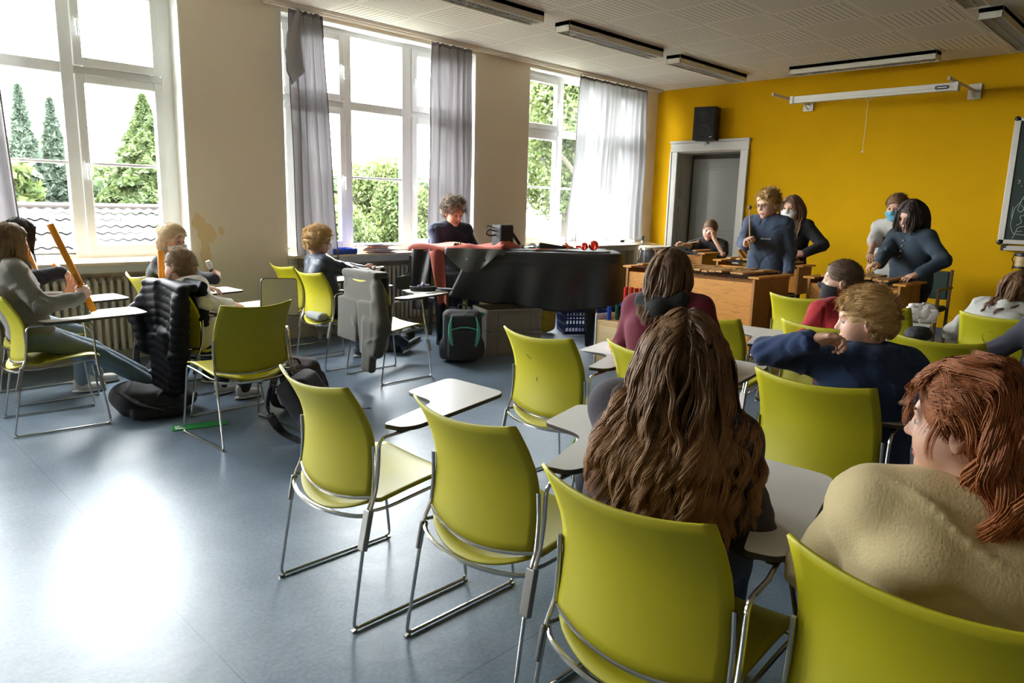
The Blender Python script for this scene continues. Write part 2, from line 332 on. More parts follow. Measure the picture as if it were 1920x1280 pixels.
# windows: white frames of three lights with transom, upper and lower panes, glazing bars
gm = bpy.data.materials.new('window_glass'); gm.use_nodes = True; N, L = nt(gm); N.remove(N['Principled BSDF'])
tr = N.new('ShaderNodeBsdfTransparent'); tr.inputs[0].default_value = (.97, .985, .975, 1); gl = N.new('ShaderNodeBsdfGlossy'); gl.inputs['Roughness'].default_value = .02
lw = N.new('ShaderNodeLayerWeight'); lw.inputs[0].default_value = .5; mx = N.new('ShaderNodeMixShader'); L.new(MM(N, L, 'MULTIPLY_ADD', MM(N, L, 'POWER', lw.outputs[1], 5), .9, .05), mx.inputs[0]); L.new(tr.outputs[0], mx.inputs[1]); L.new(gl.outputs[0], mx.inputs[2]); L.new(mx.outputs[0], N['Material Output'].inputs[0])
silver = mat('silver_hinge', (.6, .6, .6), .35, .6)
def window(i, x0):
    # x0: left outer edge; lights: left sash, centre fixed, right sash
    w = bpy.data.objects.new('window_%d' % i, None); COL.objects.link(w); w.location = (x0, YW+.2, 0); struct(w)
    b = MB(); Wd = 2.52 if i > 1 else 2.44; X1 = Wd
    l0, l1, c0, c1, r0, r1 = .15, .72, .89, 1.59, 1.80, 2.37
    if i == 1: l0, l1, c0, c1, r0, r1 = .15, .70, .87, 1.56, 1.73, 2.30
    # outer frame + mullions + transoms
    for lo, hi in (((-.05, .0, .94), (.06, .07, 3.36)), ((X1-.06, 0, .94), (X1+.06, .07, 3.36)), ((-.05, 0, .94), (X1+.06, .07, 1.0)), ((-.05, 0, 3.28), (X1+.06, .07, 3.36)),
                   ((l1+.07, -.005, .94), (c0, .075, 3.3)), ((c1, -.005, .94), (r0-.07, .075, 3.3)),
                   ((c0-.01, 0, 2.505), (c1+.01, .07, 2.60)), ((.06, .004, 2.51), (l1+.07, .066, 2.58)), ((r0-.07, .004, 2.51), (X1-.06, .066, 2.58)), ((c0-.01, .0, .98), (c1+.01, .07, 1.02))): b.box(lo, hi)
    b.build('window_frame', white_pvc, w, bevel=.006)
    def sash(a, e, z0, z1, hinge):
        q = MB(); t = .075
        q.box((a-t, -.03, z0-t), (a, .04, z1+t)); q.box((e, -.03, z0-t), (e+t, .04, z1+t)); q.box((a, -.03, z0-t), (e, .04, z0)); q.box((a, -.03, z1), (e, .04, z1+t))
        s_ = q.build('sash', white_pvc, w, bevel=.008)
        hx = e+t/2 if hinge == 'L' else a-t/2; zc = z0+(z1-z0)*.5
        hb = MB(); hb.box((hx-.012, -.045, zc-.035), (hx+.012, -.03, zc+.035)); hb.tube(rnd_path([(hx, -.04, zc+.01), (hx, -.075, zc+.01), (hx, -.08, zc-.12)], .02), .010, 8)
        hb.build('window_handle', white_pvc, s_)
        kx = a-t if hinge == 'L' else e+t
        kb = MB(); kb.box((kx-.012, -.035, z0-.06), (kx+.012, -.02, z0+.0)); kb.box((kx-.012, -.035, z1), (kx+.012, -.02, z1+.06)); kb.build('hinge', white_pvc, s_)
    for a, e, hg in ((l0, l1, 'L'), (r0, r1, 'R')): sash(a, e, 1.06, 2.44, hg); sash(a, e, 2.655, 3.21, hg)
    gb = MB()
    for a, e in ((l0, l1), (c0, c1), (r0, r1)): gb.box((a-.01, .0, 1.757), (e+.01, .035, 1.785))
    gb.build('glazing_bar', white_pvc, w, bevel=.008)
    for a, e, z0, z1 in ((l0, l1, 1.06, 2.44), (l0, l1, 2.655, 3.21), (r0, r1, 1.06, 2.44), (r0, r1, 2.655, 3.21), (c0, c1, 1.02, 2.505), (c0, c1, 2.60, 3.28)):
        g = MB(); g.add([(a-.005, .015, z0-.005), (e+.005, .015, z0-.005), (e+.005, .015, z1+.005), (a-.005, .015, z1+.005)], [[0, 1, 2, 3]]); g.build('pane', gm, w)
window(4, -3.36); window(1, .27); window(2, 3.79); window(3, 7.40)  # the first one is unseen, added to brighten the near chair backs
sillm = mat('sill_board', (.62, .52, .38), .45, bump=.1, bs=30, var=.1, vs=8)
apron = mat('sill_apron', (.60, .60, .56), .5)
for i, (a, b) in enumerate(OPS):
    q = MB(); q.box((a+.003, YW-.13, SZ-.03), (b-.003, YW+.2, SZ)); o = q.build('trim_%d' % (i+4), sillm, None, bevel=.006); struct(o)
    q = MB(); q.box((a+.003, YW-.02, SZ-.10), (b-.003, YW+.0, SZ-.031)); struct(q.build('trim_%d' % (i+7), apron))
# column radiators in the niches
radm = mat('radiator_enamel', (.60, .55, .43), .4, var=.08, vs=10)
def radiator(x0, n, label):
    r = thing('radiator', label, 'radiator', (x0, YW+.06, 0), group='column radiators under the windows')
    q = MB()
    for dy in (-.055, .055):
        q.tube([(0, dy, .13), (0, dy, .76)], .016, 10)
    q.tube([(0, -.055, .13), (0, -.055, .76)], .019, 8)
    for z in (.14, .75): q.ball((0, 0, z), .04, 12, (.62, 1.85, .95))
    s0 = q.build('section', radm, r)
    for k in range(1, n):
        s_ = s0.copy(); COL.objects.link(s_); s_.parent = r; s_.location = (k*.062, 0, 0)
    q = MB()
    for k in (1, n-2): q.box((k*.062-.02, -.05, 0), (k*.062+.02, .05, .12))
    q.build('foot', radm, r); return r
radiator(.55, 34, 'cream column radiator under the leftmost window'); radiator(4.05, 36, 'cream column radiator under the middle window behind the boy with glasses'); radiator(7.6, 34, 'cream column radiator under the right window behind the drums')
# curtain rail
q = MB(); q.box((3.55, YW-.16, ZC-.032), (10.33, YW-.03, ZC-.002)); 
for y in (-.135, -.095): q.box((3.55, YW+y-.004, ZC-.045), (10.33, YW+y+.004, ZC-.03))
tag(q.build('curtain_rail', mat('rail_white', (.66, .60, .50), .5)), 'long white curtain rail along the ceiling above the windows', 'curtain rail')
q = MB(); q.box((-1.2, YW-.16, ZC-.032), (2.9, YW-.03, ZC-.002)); tag(q.build('curtain_rail', MATS['rail_white']), 'white curtain rail above the leftmost window', 'curtain rail')
# curtains
def cmat(name, col, dens, tcol=None):
    m = bpy.data.materials.new(name); m.use_nodes = True; N, L = nt(m); p = N['Principled BSDF']; p.inputs['Base Color'].default_value = col+(1,); p.inputs['Roughness'].default_value = .9
    t = N.new('ShaderNodeBsdfTranslucent'); t.inputs[0].default_value = (tcol or col)+(1,); x = N.new('ShaderNodeBsdfTransparent'); a = N.new('ShaderNodeMixShader'); b = N.new('ShaderNodeMixShader')
    a.inputs[0].default_value = .55; b.inputs[0].default_value = dens; L.new(p.outputs[0], a.inputs[1]); L.new(t.outputs[0], a.inputs[2]); L.new(x.outputs[0], b.inputs[1]); L.new(a.outputs[0], b.inputs[2]); L.new(b.outputs[0], N['Material Output'].inputs[0]); return m
shear = cmat('sheer_grey_cloth', (.46, .44, .445), .95, (.30, .285, .29)); shear2 = cmat('thin_grey_cloth', (.60, .59, .60), .80, (.36, .355, .36)); hemm = mat('curtain_tape', (.20, .17, .19), .9)
def curtain(label, x0, x1, z0, folds, xb0=None, xb1=None, m=shear, amp=.045, seed=1, yy=6.90, flare=None, top=ZC-.045, z1b=None):
    rng = np.random.RandomState(seed); xb0 = x0 if xb0 is None else xb0; xb1 = x1 if xb1 is None else xb1
    nu, nv = 180, 40; G = np.zeros((nu, nv, 3)); ph = rng.rand(6)*6
    for i in range(nu):
        u = i/(nu-1)
        for j in range(nv):
            v = j/(nv-1); z = top+(z0-top)*v
            a = x0+(x1-x0)*u; b = xb0+(xb1-xb0)*u; x = a+(b-a)*v**1.3
            w = math.sin(2*PI*folds*u+ph[0]+.8*math.sin(2*PI*folds*.37*u+ph[1]))+.35*math.sin(2*PI*folds*2.3*u+ph[2]+v)
            A = amp*(.45+.55*min(1, v*3)); x += .25*A*math.cos(2*PI*folds*u+ph[0]+v)
            G[i, j] = (x, yy+A*w*.8+.01*math.sin(9*v+7*u), z+(.012*abs(math.sin(PI*folds*u*1.6)) if v < .02 else 0)*(-1))
    c = MB().shell(G, .002).build('curtain', m, None, auto=False); tag(c, label, 'curtain')
    t = MB(); T_ = G[:, :2].copy(); T_[:, 1, 2] = T_[:, 0, 2]-.035; T_[:, :, 1] -= .003; t.shell(T_, .003).build('header_tape', hemm, c, auto=False)
    for k in (0, -1):
        e = MB(); e.tube(G[k], .006, 5); e.build('hem', hemm, c)
    return c
curtain('grey curtain gathered at the left side of the middle window', 3.80, 4.16, .80, 4, 3.83, 4.28, amp=.05, seed=3)
cl_ = [o for o in bpy.data.objects if o.name == 'curtain'][0]; G = np.zeros((14, 22, 3))
for i in range(14):
    for j in range(22):
        u = i/13; v = j/21; w_ = .03+.17*min(1, v*1.25)*(1 if v < .8 else (1-v)/.2*1.0+.15); x_ = 3.87-.13*v-.02+w_*(u-.25)*1.0; z_ = ZC-.05-.50*v-.22*u*(v > .0)*v+.10*(1-u)*v; G[i, j] = (x_, 6.845+.016*math.sin(u*7+v*5), z_-.12*v*(1-u)*(v > .7))
b_ = MB().shell(G, .003).build('folded_flap', shear2, cl_, auto=False); e = MB(); e.tube(G[:, -1], .006, 5); e.build('hem', hemm, b_)
curtain('grey curtain gathered at the right side of the middle window behind the piano player', 5.60, 6.22, .96, 5, 5.58, 6.24, amp=.045, seed=5)
curtain('thin pale grey curtain drawn across the right window beside the yellow wall', 8.30, 9.96, 1.0, 11, 8.10, 10.0, m=shear2, amp=.03, seed=9)
curtain('grey curtain at the left edge of the leftmost window', .80, 1.30, .95, 4, .85, 1.40, amp=.05, seed=12)
# front door: casing, panelled deep jamb, grey inner door
dw = mat('door_paint', (.62, .60, .55), .45); dg = mat('grey_door_paint', (.27, .265, .24), .5); jm = mat('jamb_paint', (.46, .42, .35), .5)
d = bpy.data.objects.new('door_1', None); COL.objects.link(d); d.location = (XW, 6.0, 0); struct(d)
q = MB()
for y0, y1 in ((-.68, -.55), (.55, .68)): q.box((-.035, y0, 0), (-.001, y1, 2.42)); q.box((-.05, -.68 if y0 < 0 else .65, 0), (-.036, -.65 if y0 < 0 else .68, 2.42))
q.box((-.035, -.68, 2.421), (-.001, .68, 2.55)); q.box((-.055, -.69, 2.551), (-.001, .69, 2.59)); q.build('door_casing', dw, d, bevel=.005)
q = MB(); q.box((0, .545, 0), (.44, .559, 2.42)); q.box((0, -.559, 0), (.44, -.545, 2.42)); q.box((0, -.559, 2.40), (.44, .559, 2.419))
for z0, z1 in ((.15, .75), (.85, 1.55), (1.68, 2.25)):
    q.box((.09, .53, z0), (.36, .545, z1)); q.box((.13, .522, z0+.04), (.32, .53, z1-.04))
q.build('jamb', jm, d, bevel=.006)
q = MB(); q.box((.40, -.545, .01), (.44, .50, 2.33)); 
for z0, z1 in ((.15, 1.0), (1.12, 2.2)): q.box((.388, -.42, z0), (.40, .38, z1)); q.box((.38, -.38, z0+.05), (.39, .34, z1-.05))
q.build('door_leaf', dg, d, bevel=.006)
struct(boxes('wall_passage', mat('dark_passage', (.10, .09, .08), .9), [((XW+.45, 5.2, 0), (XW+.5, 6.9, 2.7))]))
q = MB(); q.box((XW-.012, Y0, 0), (XW, 5.32, .09)); struct(q.build('baseboard_front', mat('baseboard_dark', (.10, .10, .11), .6)))
q = MB()
for i in range(0, len(xs), 2): q.box((xs[i]+(.01 if i else 0), YW-.012, 0), (xs[i+1]-.01, YW-.0005, .07))
struct(q.build('baseboard_window', MATS['baseboard_dark']))
# ceiling lights with louvres
lh = mat('lamp_housing', (.70, .66, .56), .5); lv = mat('louvre', (.55, .52, .47), .3, .4)
def lamp(x, y, L_, along, label):
    t = thing('ceiling_light', label, 'ceiling light', (x, y, ZC), 0 if along == 'x' else PI/2, 'ceiling louvre lights')
    q = MB(); w = .10; q.box((-L_/2, -w, -.10), (L_/2, -w+.012, -.001)); q.box((-L_/2, w-.012, -.10), (L_/2, w, -.001)); q.box((-L_/2, -w, -.10), (-L_/2+.012, w, -.001)); q.box((L_/2-.012, -w, -.10), (L_/2, w, -.001)); q.box((-L_/2, -w, -.045), (L_/2, w, -.001)); q.build('housing', lh, t, bevel=.003)
    q = MB(); n = int(L_/.055)
    for k in range(1, n): q.box((-L_/2+k*L_/n-.0015, -w+.012, -.095), (-L_/2+k*L_/n+.0015, w-.012, -.05))
    q.box((-L_/2+.012, -.002, -.095), (L_/2-.012, .002, -.05)); q.build('louvre', lv, t)
for x, y, a, lb in ((4.74, 5.27, 'x', 'ceiling light near the windows, leftmost of the row cut by the top edge'), (6.88, 5.27, 'x', 'ceiling light in the window-side row, in front of the middle of the piano'), (9.0, 5.27, 'x', 'ceiling light in the window-side row nearest the yellow wall'),
                    (9.78, 3.60, 'y', 'ceiling light running along the yellow wall above the projection screen'), (6.75, 1.86, 'x', 'ceiling light cut by the top edge at the right'), (8.93, 1.86, 'x', 'ceiling light at the right above the blackboard')): lamp(x, y, 1.75, a, lb)
# ================================================================ OUTSIDE
gr = boxes('garden_ground', mat('lawn', (.012, .02, .004), 1, var=.3, vs=1), [((-60, 9, -3.3), (90, 90, -3.2))]); struct(gr)
def leafmat(name, c1, c2):
    m = bpy.data.materials.new(name); m.use_nodes = True; N, L = nt(m); p = N['Principled BSDF']; p.inputs['Roughness'].default_value = .7
    g = N.new('ShaderNodeNewGeometry'); a = N.new('ShaderNodeTexNoise'); a.inputs['Scale'].default_value = .9; tc = N.new('ShaderNodeTexCoord'); L.new(tc.outputs['Object'], a.inputs[0])
    f = MM(N, L, 'MULTIPLY_ADD', g.outputs['Random Per Island'], .55, MM(N, L, 'MULTIPLY_ADD', a.outputs[0], 1.2, -.4)); c = mix(N, L, f, c1, c2); L.new(c, p.inputs['Base Color'])
    t = N.new('ShaderNodeBsdfTranslucent'); L.new(c, t.inputs[0]); s_ = N.new('ShaderNodeMixShader'); s_.inputs[0].default_value = .4; L.new(p.outputs[0], s_.inputs[1]); L.new(t.outputs[0], s_.inputs[2]); L.new(s_.outputs[0], N['Material Output'].inputs[0]); return m
lf_bright = leafmat('leaf_bright', (.022, .045, .007), (.12, .145, .045)); lf_mid = leafmat('leaf_mid', (.016, .034, .011), (.075, .10, .04)); lf_dark = leafmat('needle_dark', (.022, .038, .026), (.08, .105, .07)); lf_con = leafmat('needle_bright', (.014, .030, .008), (.065, .088, .022))
bark = mat('bark', (.035, .028, .019), .95, bump=.6, bs=12)
def leaves(C, size, rng, flat=0.):
    n = len(C); a = rng.randn(n, 3); a[:, 2] *= (1-flat); a /= np.linalg.norm(a, axis=1)[:, None]; b = rng.randn(n, 3); b -= a*(a*b).sum(1)[:, None]; b /= np.linalg.norm(b, axis=1)[:, None]
    s_ = (size*(.6+.8*rng.rand(n)))[:, None]; v = np.stack([C-a*s_, C+b*s_*.5, C+a*s_, C-b*s_*.5], 1).reshape(-1, 3); return v, np.arange(4*n).reshape(n, 4)
def tree(label, x, y, z, h, w, kind, m, n, size, seed, group='trees outside the windows', trunk_r=.16, base=-3.2):
    rng = np.random.RandomState(seed); t = thing('conifer' if kind == 'con' else 'tree', label, 'tree', (x, y, base), group=group); zz = z-base
    if kind == 'con':
        q = rng.rand(n)**.75; hh = (1-q)*h; lay = np.floor(hh/h*16)/16*h; r = w*(1-hh/h)*(.35+.65*np.sqrt(rng.rand(n)))*(1-.35*((hh-lay)/(h/16))); th = rng.rand(n)*2*PI
        r *= (.75+.25*np.sin(th*5+lay*7)); C = np.stack([r*np.cos(th), r*np.sin(th), zz+hh-.25*r], 1); v, f_ = leaves(C, size, rng, .3)
    else:
        K = 42; cen = rng.randn(K, 3); cen /= np.linalg.norm(cen, axis=1)[:, None]; cen *= (rng.rand(K, 1)**.4)*np.array([w*.75, w*.75, h*.38]); cen[:, 2] += zz+h*.5
        k = rng.randint(0, K, n); d_ = rng.randn(n, 3); d_ /= np.linalg.norm(d_, axis=1)[:, None]; C = cen[k]+d_*(rng.rand(n, 1)**.35)*w*.30*np.array([1, 1, .75]); v, f_ = leaves(C, size, rng)
    link('foliage', rawmesh('foliage', v, f_, False), m, t)
    q = MB(); q.tube([(0, 0, 0), (.1, 0, zz*.6+.2*h), (0, .05, zz+h*.62)], [trunk_r*1.2, trunk_r*.9, trunk_r*.25], 8)
    if kind != 'con':
        for k in range(9):
            a = rng.rand()*6.28; z0 = zz+h*(.05+.35*rng.rand()); q.tube([(.05, 0, z0), (w*.3*math.cos(a), w*.3*math.sin(a), z0+h*.15), (w*.6*math.cos(a), w*.6*math.sin(a), z0+h*.33)], [trunk_r*.5, trunk_r*.3, .02], 6)
    q.build('trunk', bark, t)
tree('tall dark spruce, the left one of two spires seen through the leftmost window', 6.3, 30, -2.5, 7.6, 2.0, 'con', lf_dark, 18000, .14, 1)
tree('tall dark spruce, the right one of two spires seen through the leftmost window', 7.45, 31, -2.5, 7.4, 1.9, 'con', lf_dark, 18000, .14, 2)
tree('pale green leafy tree beside the spruces at the left of the leftmost window', 4.6, 27, -1, 5.0, 1.6, 'tree', lf_bright, 6000, .17, 3)
tree('full bright green conifer behind the tiled roof', 9.6, 28, -2.5, 7.5, 4.6, 'con', lf_con, 42000, .13, 4)
tree('thin bare-branched tree between the spruces and the bright conifer', 8.2, 33, -1, 5.6, 1.7, 'tree', lf_mid, 2500, .14, 5)
tree('dark spruce behind the roof at the far left of the leftmost window', 5.2, 35, -2.5, 6.0, 2.6, 'con', lf_dark, 18000, .15, 6)
tree('large bright green tree in the centre of the middle window', 18.6, 26, -2.2, 5.9, 3.0, 'tree', lf_bright, 42000, .10, 7, trunk_r=.12)
tree('bright bushy tree low at the left of the middle window', 14.8, 24, -2.6, 4.6, 1.9, 'tree', lf_bright, 24000, .095, 8, trunk_r=.1)
tree('mid green tree at the left of the middle window behind the curtain', 15.0, 30, -1.5, 8.0, 2.3, 'tree', lf_mid, 26000, .11, 9)
tree('pale green tree at the right of the middle window', 21.4, 26, -2.4, 5.6, 2.4, 'tree', lf_mid, 26000, .11, 10)
tree('mid green hedge-like tree low behind the middle window trees', 18.5, 33, -3, 6.0, 4.5, 'tree', lf_mid, 16000, .25, 14)
tree('tall leafy tree filling the left of the right window', 20.6, 16.5, .9, 9.0, 3.8, 'tree', lf_bright, 45000, .095, 11, trunk_r=.25)
tree('tall leafy tree behind the thin curtain of the right window', 25.5, 17.5, .3, 9.0, 3.8, 'tree', lf_mid, 36000, .10, 12, trunk_r=.25)
tree('leafy tree with a second thick trunk low in the right window', 24.0, 20.5, .2, 9.0, 4.0, 'tree', lf_bright, 36000, .11, 13, trunk_r=.26)
tree('broad mid green tree behind the thin bare tree in the leftmost window', 8.0, 38, -2.5, 6.6, 3.2, 'tree', lf_mid, 26000, .15, 21)
tree('pale green tree at the right of the leftmost window behind the bright conifer', 12.2, 36, -2.5, 7.0, 3.2, 'tree', lf_bright, 26000, .15, 22)
# neighbouring roof with pantiles
roofm = mat('clay_tile', (.0068, .0060, .0054), .8, var=.35, vs=3, bump=.3, bs=20)
rf = thing('tiled_roof', 'neighbouring roof of weathered grey pantiles beyond the leftmost window', 'roof', (0, 24, 1.15)); q = MB(); sl = math.radians(33)
rows = 20; rowh = .33; nx = 20*10
for r_ in range(rows):
    xs_ = np.linspace(-2, 13.2, nx*2+1); G = np.zeros((len(xs_), 3, 3))
    for j in range(3):
        s_ = r_*rowh+j*rowh/2*1.08; wv = .028*np.sin(xs_*2*PI/.30); G[:, j] = np.stack([xs_, np.full(len(xs_), -s_*math.cos(sl)), -s_*math.sin(sl)+wv+.028*(j/2)+.01*np.sin(r_*3+xs_)], 1)
    a, b_, _ = G.shape; n0 = q.n; q.v.append(G.reshape(-1, 3)); ff = [[n0+i*3+j, n0+(i+1)*3+j, n0+(i+1)*3+j+1, n0+i*3+j+1] for i in range(a-1) for j in range(2)]; q.f += ff; q.m += [0]*len(ff); q.sm += [True]*len(ff); q.n += a*b_
q.build('tile_courses', roofm, rf, auto=False)
q = MB()
for k in range(46): q.cyl((-2+k*.33, 0, .03), (-2+(k+1)*.33+.02, 0, .03), .085, .095, 8)
q.build('ridge', mat('ridge_tile', (.016, .010, .008), .85, var=.4, vs=2), rf)
boxes('wall', mat('house_render', (.04, .038, .034), .9), [((-1.8, -5.2, -4.4), (13, -5.0, -3.3)), ((-1.8, 0, -4.4), (13, .2, -.2))], rf)
q = MB()
for x_ in (4.6, 5.35, 6.5, 7.2): q.box((x_, -.62, -.42), (x_+.16, -.5, -.30))
q.build('snow_guard', mat('guard', (.01, .01, .01), .7), rf)
# ================================================================ CHAIRS
def xprof(z): return np.interp(z, [.42, .47, .55, .62, .68, .73, .80, .86, .89], [-.17, -.165, -.152, -.148, -.152, -.165, -.198, -.235, -.256])
clampm = mat('clamp_metal', (.30, .29, .27), .35, 1)
def tablet_poly():
    return rnd_poly([(-.085, -.20), (-.06, -.275), (-.0, -.292), (.27, -.235), (.575, -.165), (.56, .19), (.26, .115), (.245, -.085)], [.02, .03, .05, .3, .06, .05, .03, .06], 6)
def make_chair():
    t = thing('tablet_chair', 'x', 'chair')
    # seat
    nu, nv = 15, 17; G = np.zeros((nu, nv, 3))
    for i in range(nu):
        u = i/(nu-1)
        for j in range(nv):
            v = -1+2*j/(nv-1); xr = -.175-.075*(1-v*v)**.8; xf = .262-.03*v**4; x = xr+(xf-xr)*u
            z = np.interp(x, [-.26, -.2, -.1, 0, .1, .18, .235, .265], [.402, .415, .430, .441, .456, .463, .458, .442])+.022*v*v*(1-abs(x)*1.5)-.004
            if x < -.12: z += .02*v*v
            G[i, j] = (x, v*(.232-.012*max(0, -x-.1)/.15), z)
    MB().shell(G, .009).build('seat', lime, t, auto=False)
    # backrest
    nu, nv = 17, 15; G = np.zeros((nu, nv, 3))
    for i in range(nu):
        u = -1+2*i/(nu-1)
        for j in range(nv):
            w = j/(nv-1); zb = .475-.030*(1-u*u); zt = .884-.022*(1-u*u); z = zb+(zt-zb)*w
            G[i, j] = (xprof(z)-.062*(1-u*u)*(.8+.2*w), u*.241*(1-.03*w*w), z)
    MB().shell(G, .008).build('backrest', lime, t, auto=False)
    r = .0065
    for s in (1, -1):
        q = MB(); path = [(.195, s*.236, .449), (.215, s*.243, .44), (.272, s*.263, .009), (-.265, s*.263, .009), (-.192, s*.253, .43), (-.165, s*.249, .48), (-.156, s*.248, .58), (-.16, s*.246, .665)]
        q.tube(rnd_path(path, .03), r, 8); q.tube(rnd_path([(.21, s*.241, .445), (.1, s*.24, .437), (-.1, s*.243, .416), (-.185, s*.247, .425)], .1), r, 8)
        q.box((-.272, s*.263-.008, 0), (-.25, s*.263+.008, .006)); q.box((.25, s*.263-.008, 0), (.272, s*.263+.008, .006))
        q.build('sled_frame', chrome, t)
    q = MB(); q.tube([(G[i, 0]+np.array([-.004, 0, -.003])) for i in range(nu)], .0065, 7); q.build('back_rail', chrome, t)
    P = [(-.19-.075*(1-v*v)**.7, v*.247, .415+.012*v*v-.016) for v in np.linspace(-1, 1, 19)]
    q = MB(); q.tube(P, .008, 7); q.build('seat_rail', chrome, t)
    q = MB(); q.tube([(.205, -.24, .437), (.205, .24, .437)], .0065, 7); q.tube([(.235, -.25, .23), (.235, .25, .23)], .005, 7) if 0 else None; q.build('front_rail', chrome, t)
    # writing tablet with its tubes
    q = MB(); q.tube(rnd_path([(-.218, -.268, .32), (-.19, -.268, .44), (-.166, -.268, .5), (-.155, -.268, .58), (-.15, -.268, .693), (-.02, -.255, .693)], .035), r, 8); q.tube(rnd_path([(-.03, -.255, .693), (.20, -.205, .693), (.22, -.19, .66), (.218, -.246, .43), (.238, -.266, .26)], .02), r, 8); q.build('tablet_tube', chrome, t)
    for a_, b_, w_, h_ in (((-.226, -.268, .30), (-.192, -.262, .44), .034, .022), ((.243, -.268, .24), (.228, -.258, .34), .03, .02), ((-.214, .258, .32), (-.196, .254, .42), .012, .022)): q = MB(); q.bar(a_, b_, w_, h_, (1, 0, 0)); q.build('clamp', clampm, t, bevel=.003)
    q = MB(); pl = tablet_poly(); q.prism(pl, .701, .715); tb = q.build('writing_tablet', [edge_dark], t)
    q = MB(); c = np.mean(pl, 0); q.prism([tuple(c+(np.array(p_)-c)*.992) for p_ in pl], .7145, .7172); q.build('tablet_surface', laminate, tb)
    q = MB(); q.box((-.06, -.262, .693), (.0, -.245, .702)); q.box((.10, -.23, .690), (.19, -.19, .702)); q.build('bracket', black, tb)
    return t
chair0 = make_chair(); used = [False]
CH = {}
def chair(key, x, y, deg, label, tablet=True):
    if not used[0]: c = chair0; used[0] = True
    else: c = copy_tree(chair0)
    c.location = (x, y, 0); c.rotation_euler = (0, 0, math.radians(deg)); c['label'] = label; c['category'] = 'chair'; c['group'] = 'lime green tablet chairs'; CH[key] = c
    if not tablet:
        for k in [o for o in bpy.data.objects if o.parent == c]:
            if k.name.split('.')[0] in ('writing_tablet',):
                for g in [o for o in bpy.data.objects if o.parent == k]: bpy.data.objects.remove(g)
                bpy.data.objects.remove(k)
    return c
chair('A', 1.54, 2.265, 0, 'empty lime green chair with empty writing tablet, leftmost of the front row of empty chairs')
chair('B', 1.66, 1.59, 0, 'empty lime green chair standing between the leftmost empty chair and the long-haired girl')
chair('C', 1.50, .875, 0, 'lime green chair on which the girl with long wavy brown hair sits')
for k_ in [o for o in bpy.data.objects if o.parent == CH['C'] and o.name.startswith('writing_tablet')]: k_.location.x += .10; k_.location.y += .03
chair('D', 1.56, .28, -3, 'lime green chair in the bottom right corner under the red-haired girl')
chair('E', 2.86, 2.385, 0, 'empty lime green chair with ink marks on its back, in front of the crates')
chair('F', 2.98, 1.80, -4, 'lime green chair under the girl in the maroon hoodie')
chair('J', 2.98, 1.055, 0, 'lime green chair on which the blond boy in the navy hoodie sits')
chair('G', 4.13, 2.18, 0, 'empty lime green chair behind the brown-haired girl, its tablet pointing at the wooden xylophone')
chair('I', 4.40, 1.59, 0, 'lime green chair under the boy in the red hoodie')
chair('K', 4.43, 1.0, -3, 'empty lime green chair behind the blond boy in navy, its wide back unobstructed')
chair('H', 5.69, 2.27, 0, 'empty lime green chair just in front of the large wooden xylophone')
chair('L', 5.62, 1.70, 0, 'empty lime green chair whose tablet carries the white crumpled pencil bag')
chair('M', 5.78, .98, 0, 'lime green chair with a pencil doodle, under the girl in light grey')
chair('N', 4.86, .40, -8, 'lime green chair at the right edge beside the person in dark grey sleeves')
chair('O', 1.18, 5.42, -5, 'lime green chair at the left edge under the girl in the grey sweater')
chair('P', 1.32, 6.22, 0, 'lime green chair behind the grey-sweater girl, nearest the leftmost window')
chair('R', 1.99, 4.39, 93, 'empty lime green chair with papers on its seat and its tablet folded upright', tablet=False)
chair('Q', 2.14, 5.20, 0, 'lime green chair with a black puffer jacket hung over its back')
chair('V', 2.24, 6.20, 0, 'lime green chair of the blond masked boy by the wall pier')
chair('S', 3.66, 6.50, 0, 'empty lime green chair standing against the wall left of the boy with glasses')
chair('T', 3.56, 5.82, 0, 'lime green chair under the boy with glasses in the blue bomber jacket')
chair('U', 3.65, 5.09, 0, 'lime green chair with a grey knitted cardigan hung over its back')
ink = mat('pen_marks', (.05, .06, .04), .8); q = MB()
for a_, b_ in (((-.245, .075, .745), (-.240, .055, .735)), ((-.240, .06, .75), (-.238, .048, .728)), ((-.236, .04, .74), (-.236, .03, .738)), ((-.2, .02, .62), (-.199, .021, .59))): pass
def backpt(y, z, u_=None): u = y/.241; return (xprof(z)-.062*(1-u*u)*(.8+.2*(z-.45)/.43)-.0052, y, z)
def doodle(c, strokes):
    q = MB()
    for st in strokes: q.tube([backpt(*p_) for p_ in st], .0012, 4)
    q.build('pen_marks', ink, CH[c])
doodle('E', [[(.085, .755), (.08, .745)], [(.075, .75), (.07, .735), (.06, .742)], [(.055, .745), (.05, .735)], [(.072, .725), (.065, .728)], [(.03, .64), (.031, .62)]])
doodle('M', [[(.11*math.cos(a)-.02, .72+.07*math.sin(a)) for a in np.linspace(2.8, 6.6, 20)], [(.05, .76), (.04, .77), (.03, .76)], [(-.05, .77), (-.06, .78), (-.07, .77)], [(-.0, .72), (.01, .70), (-.01, .70)]])
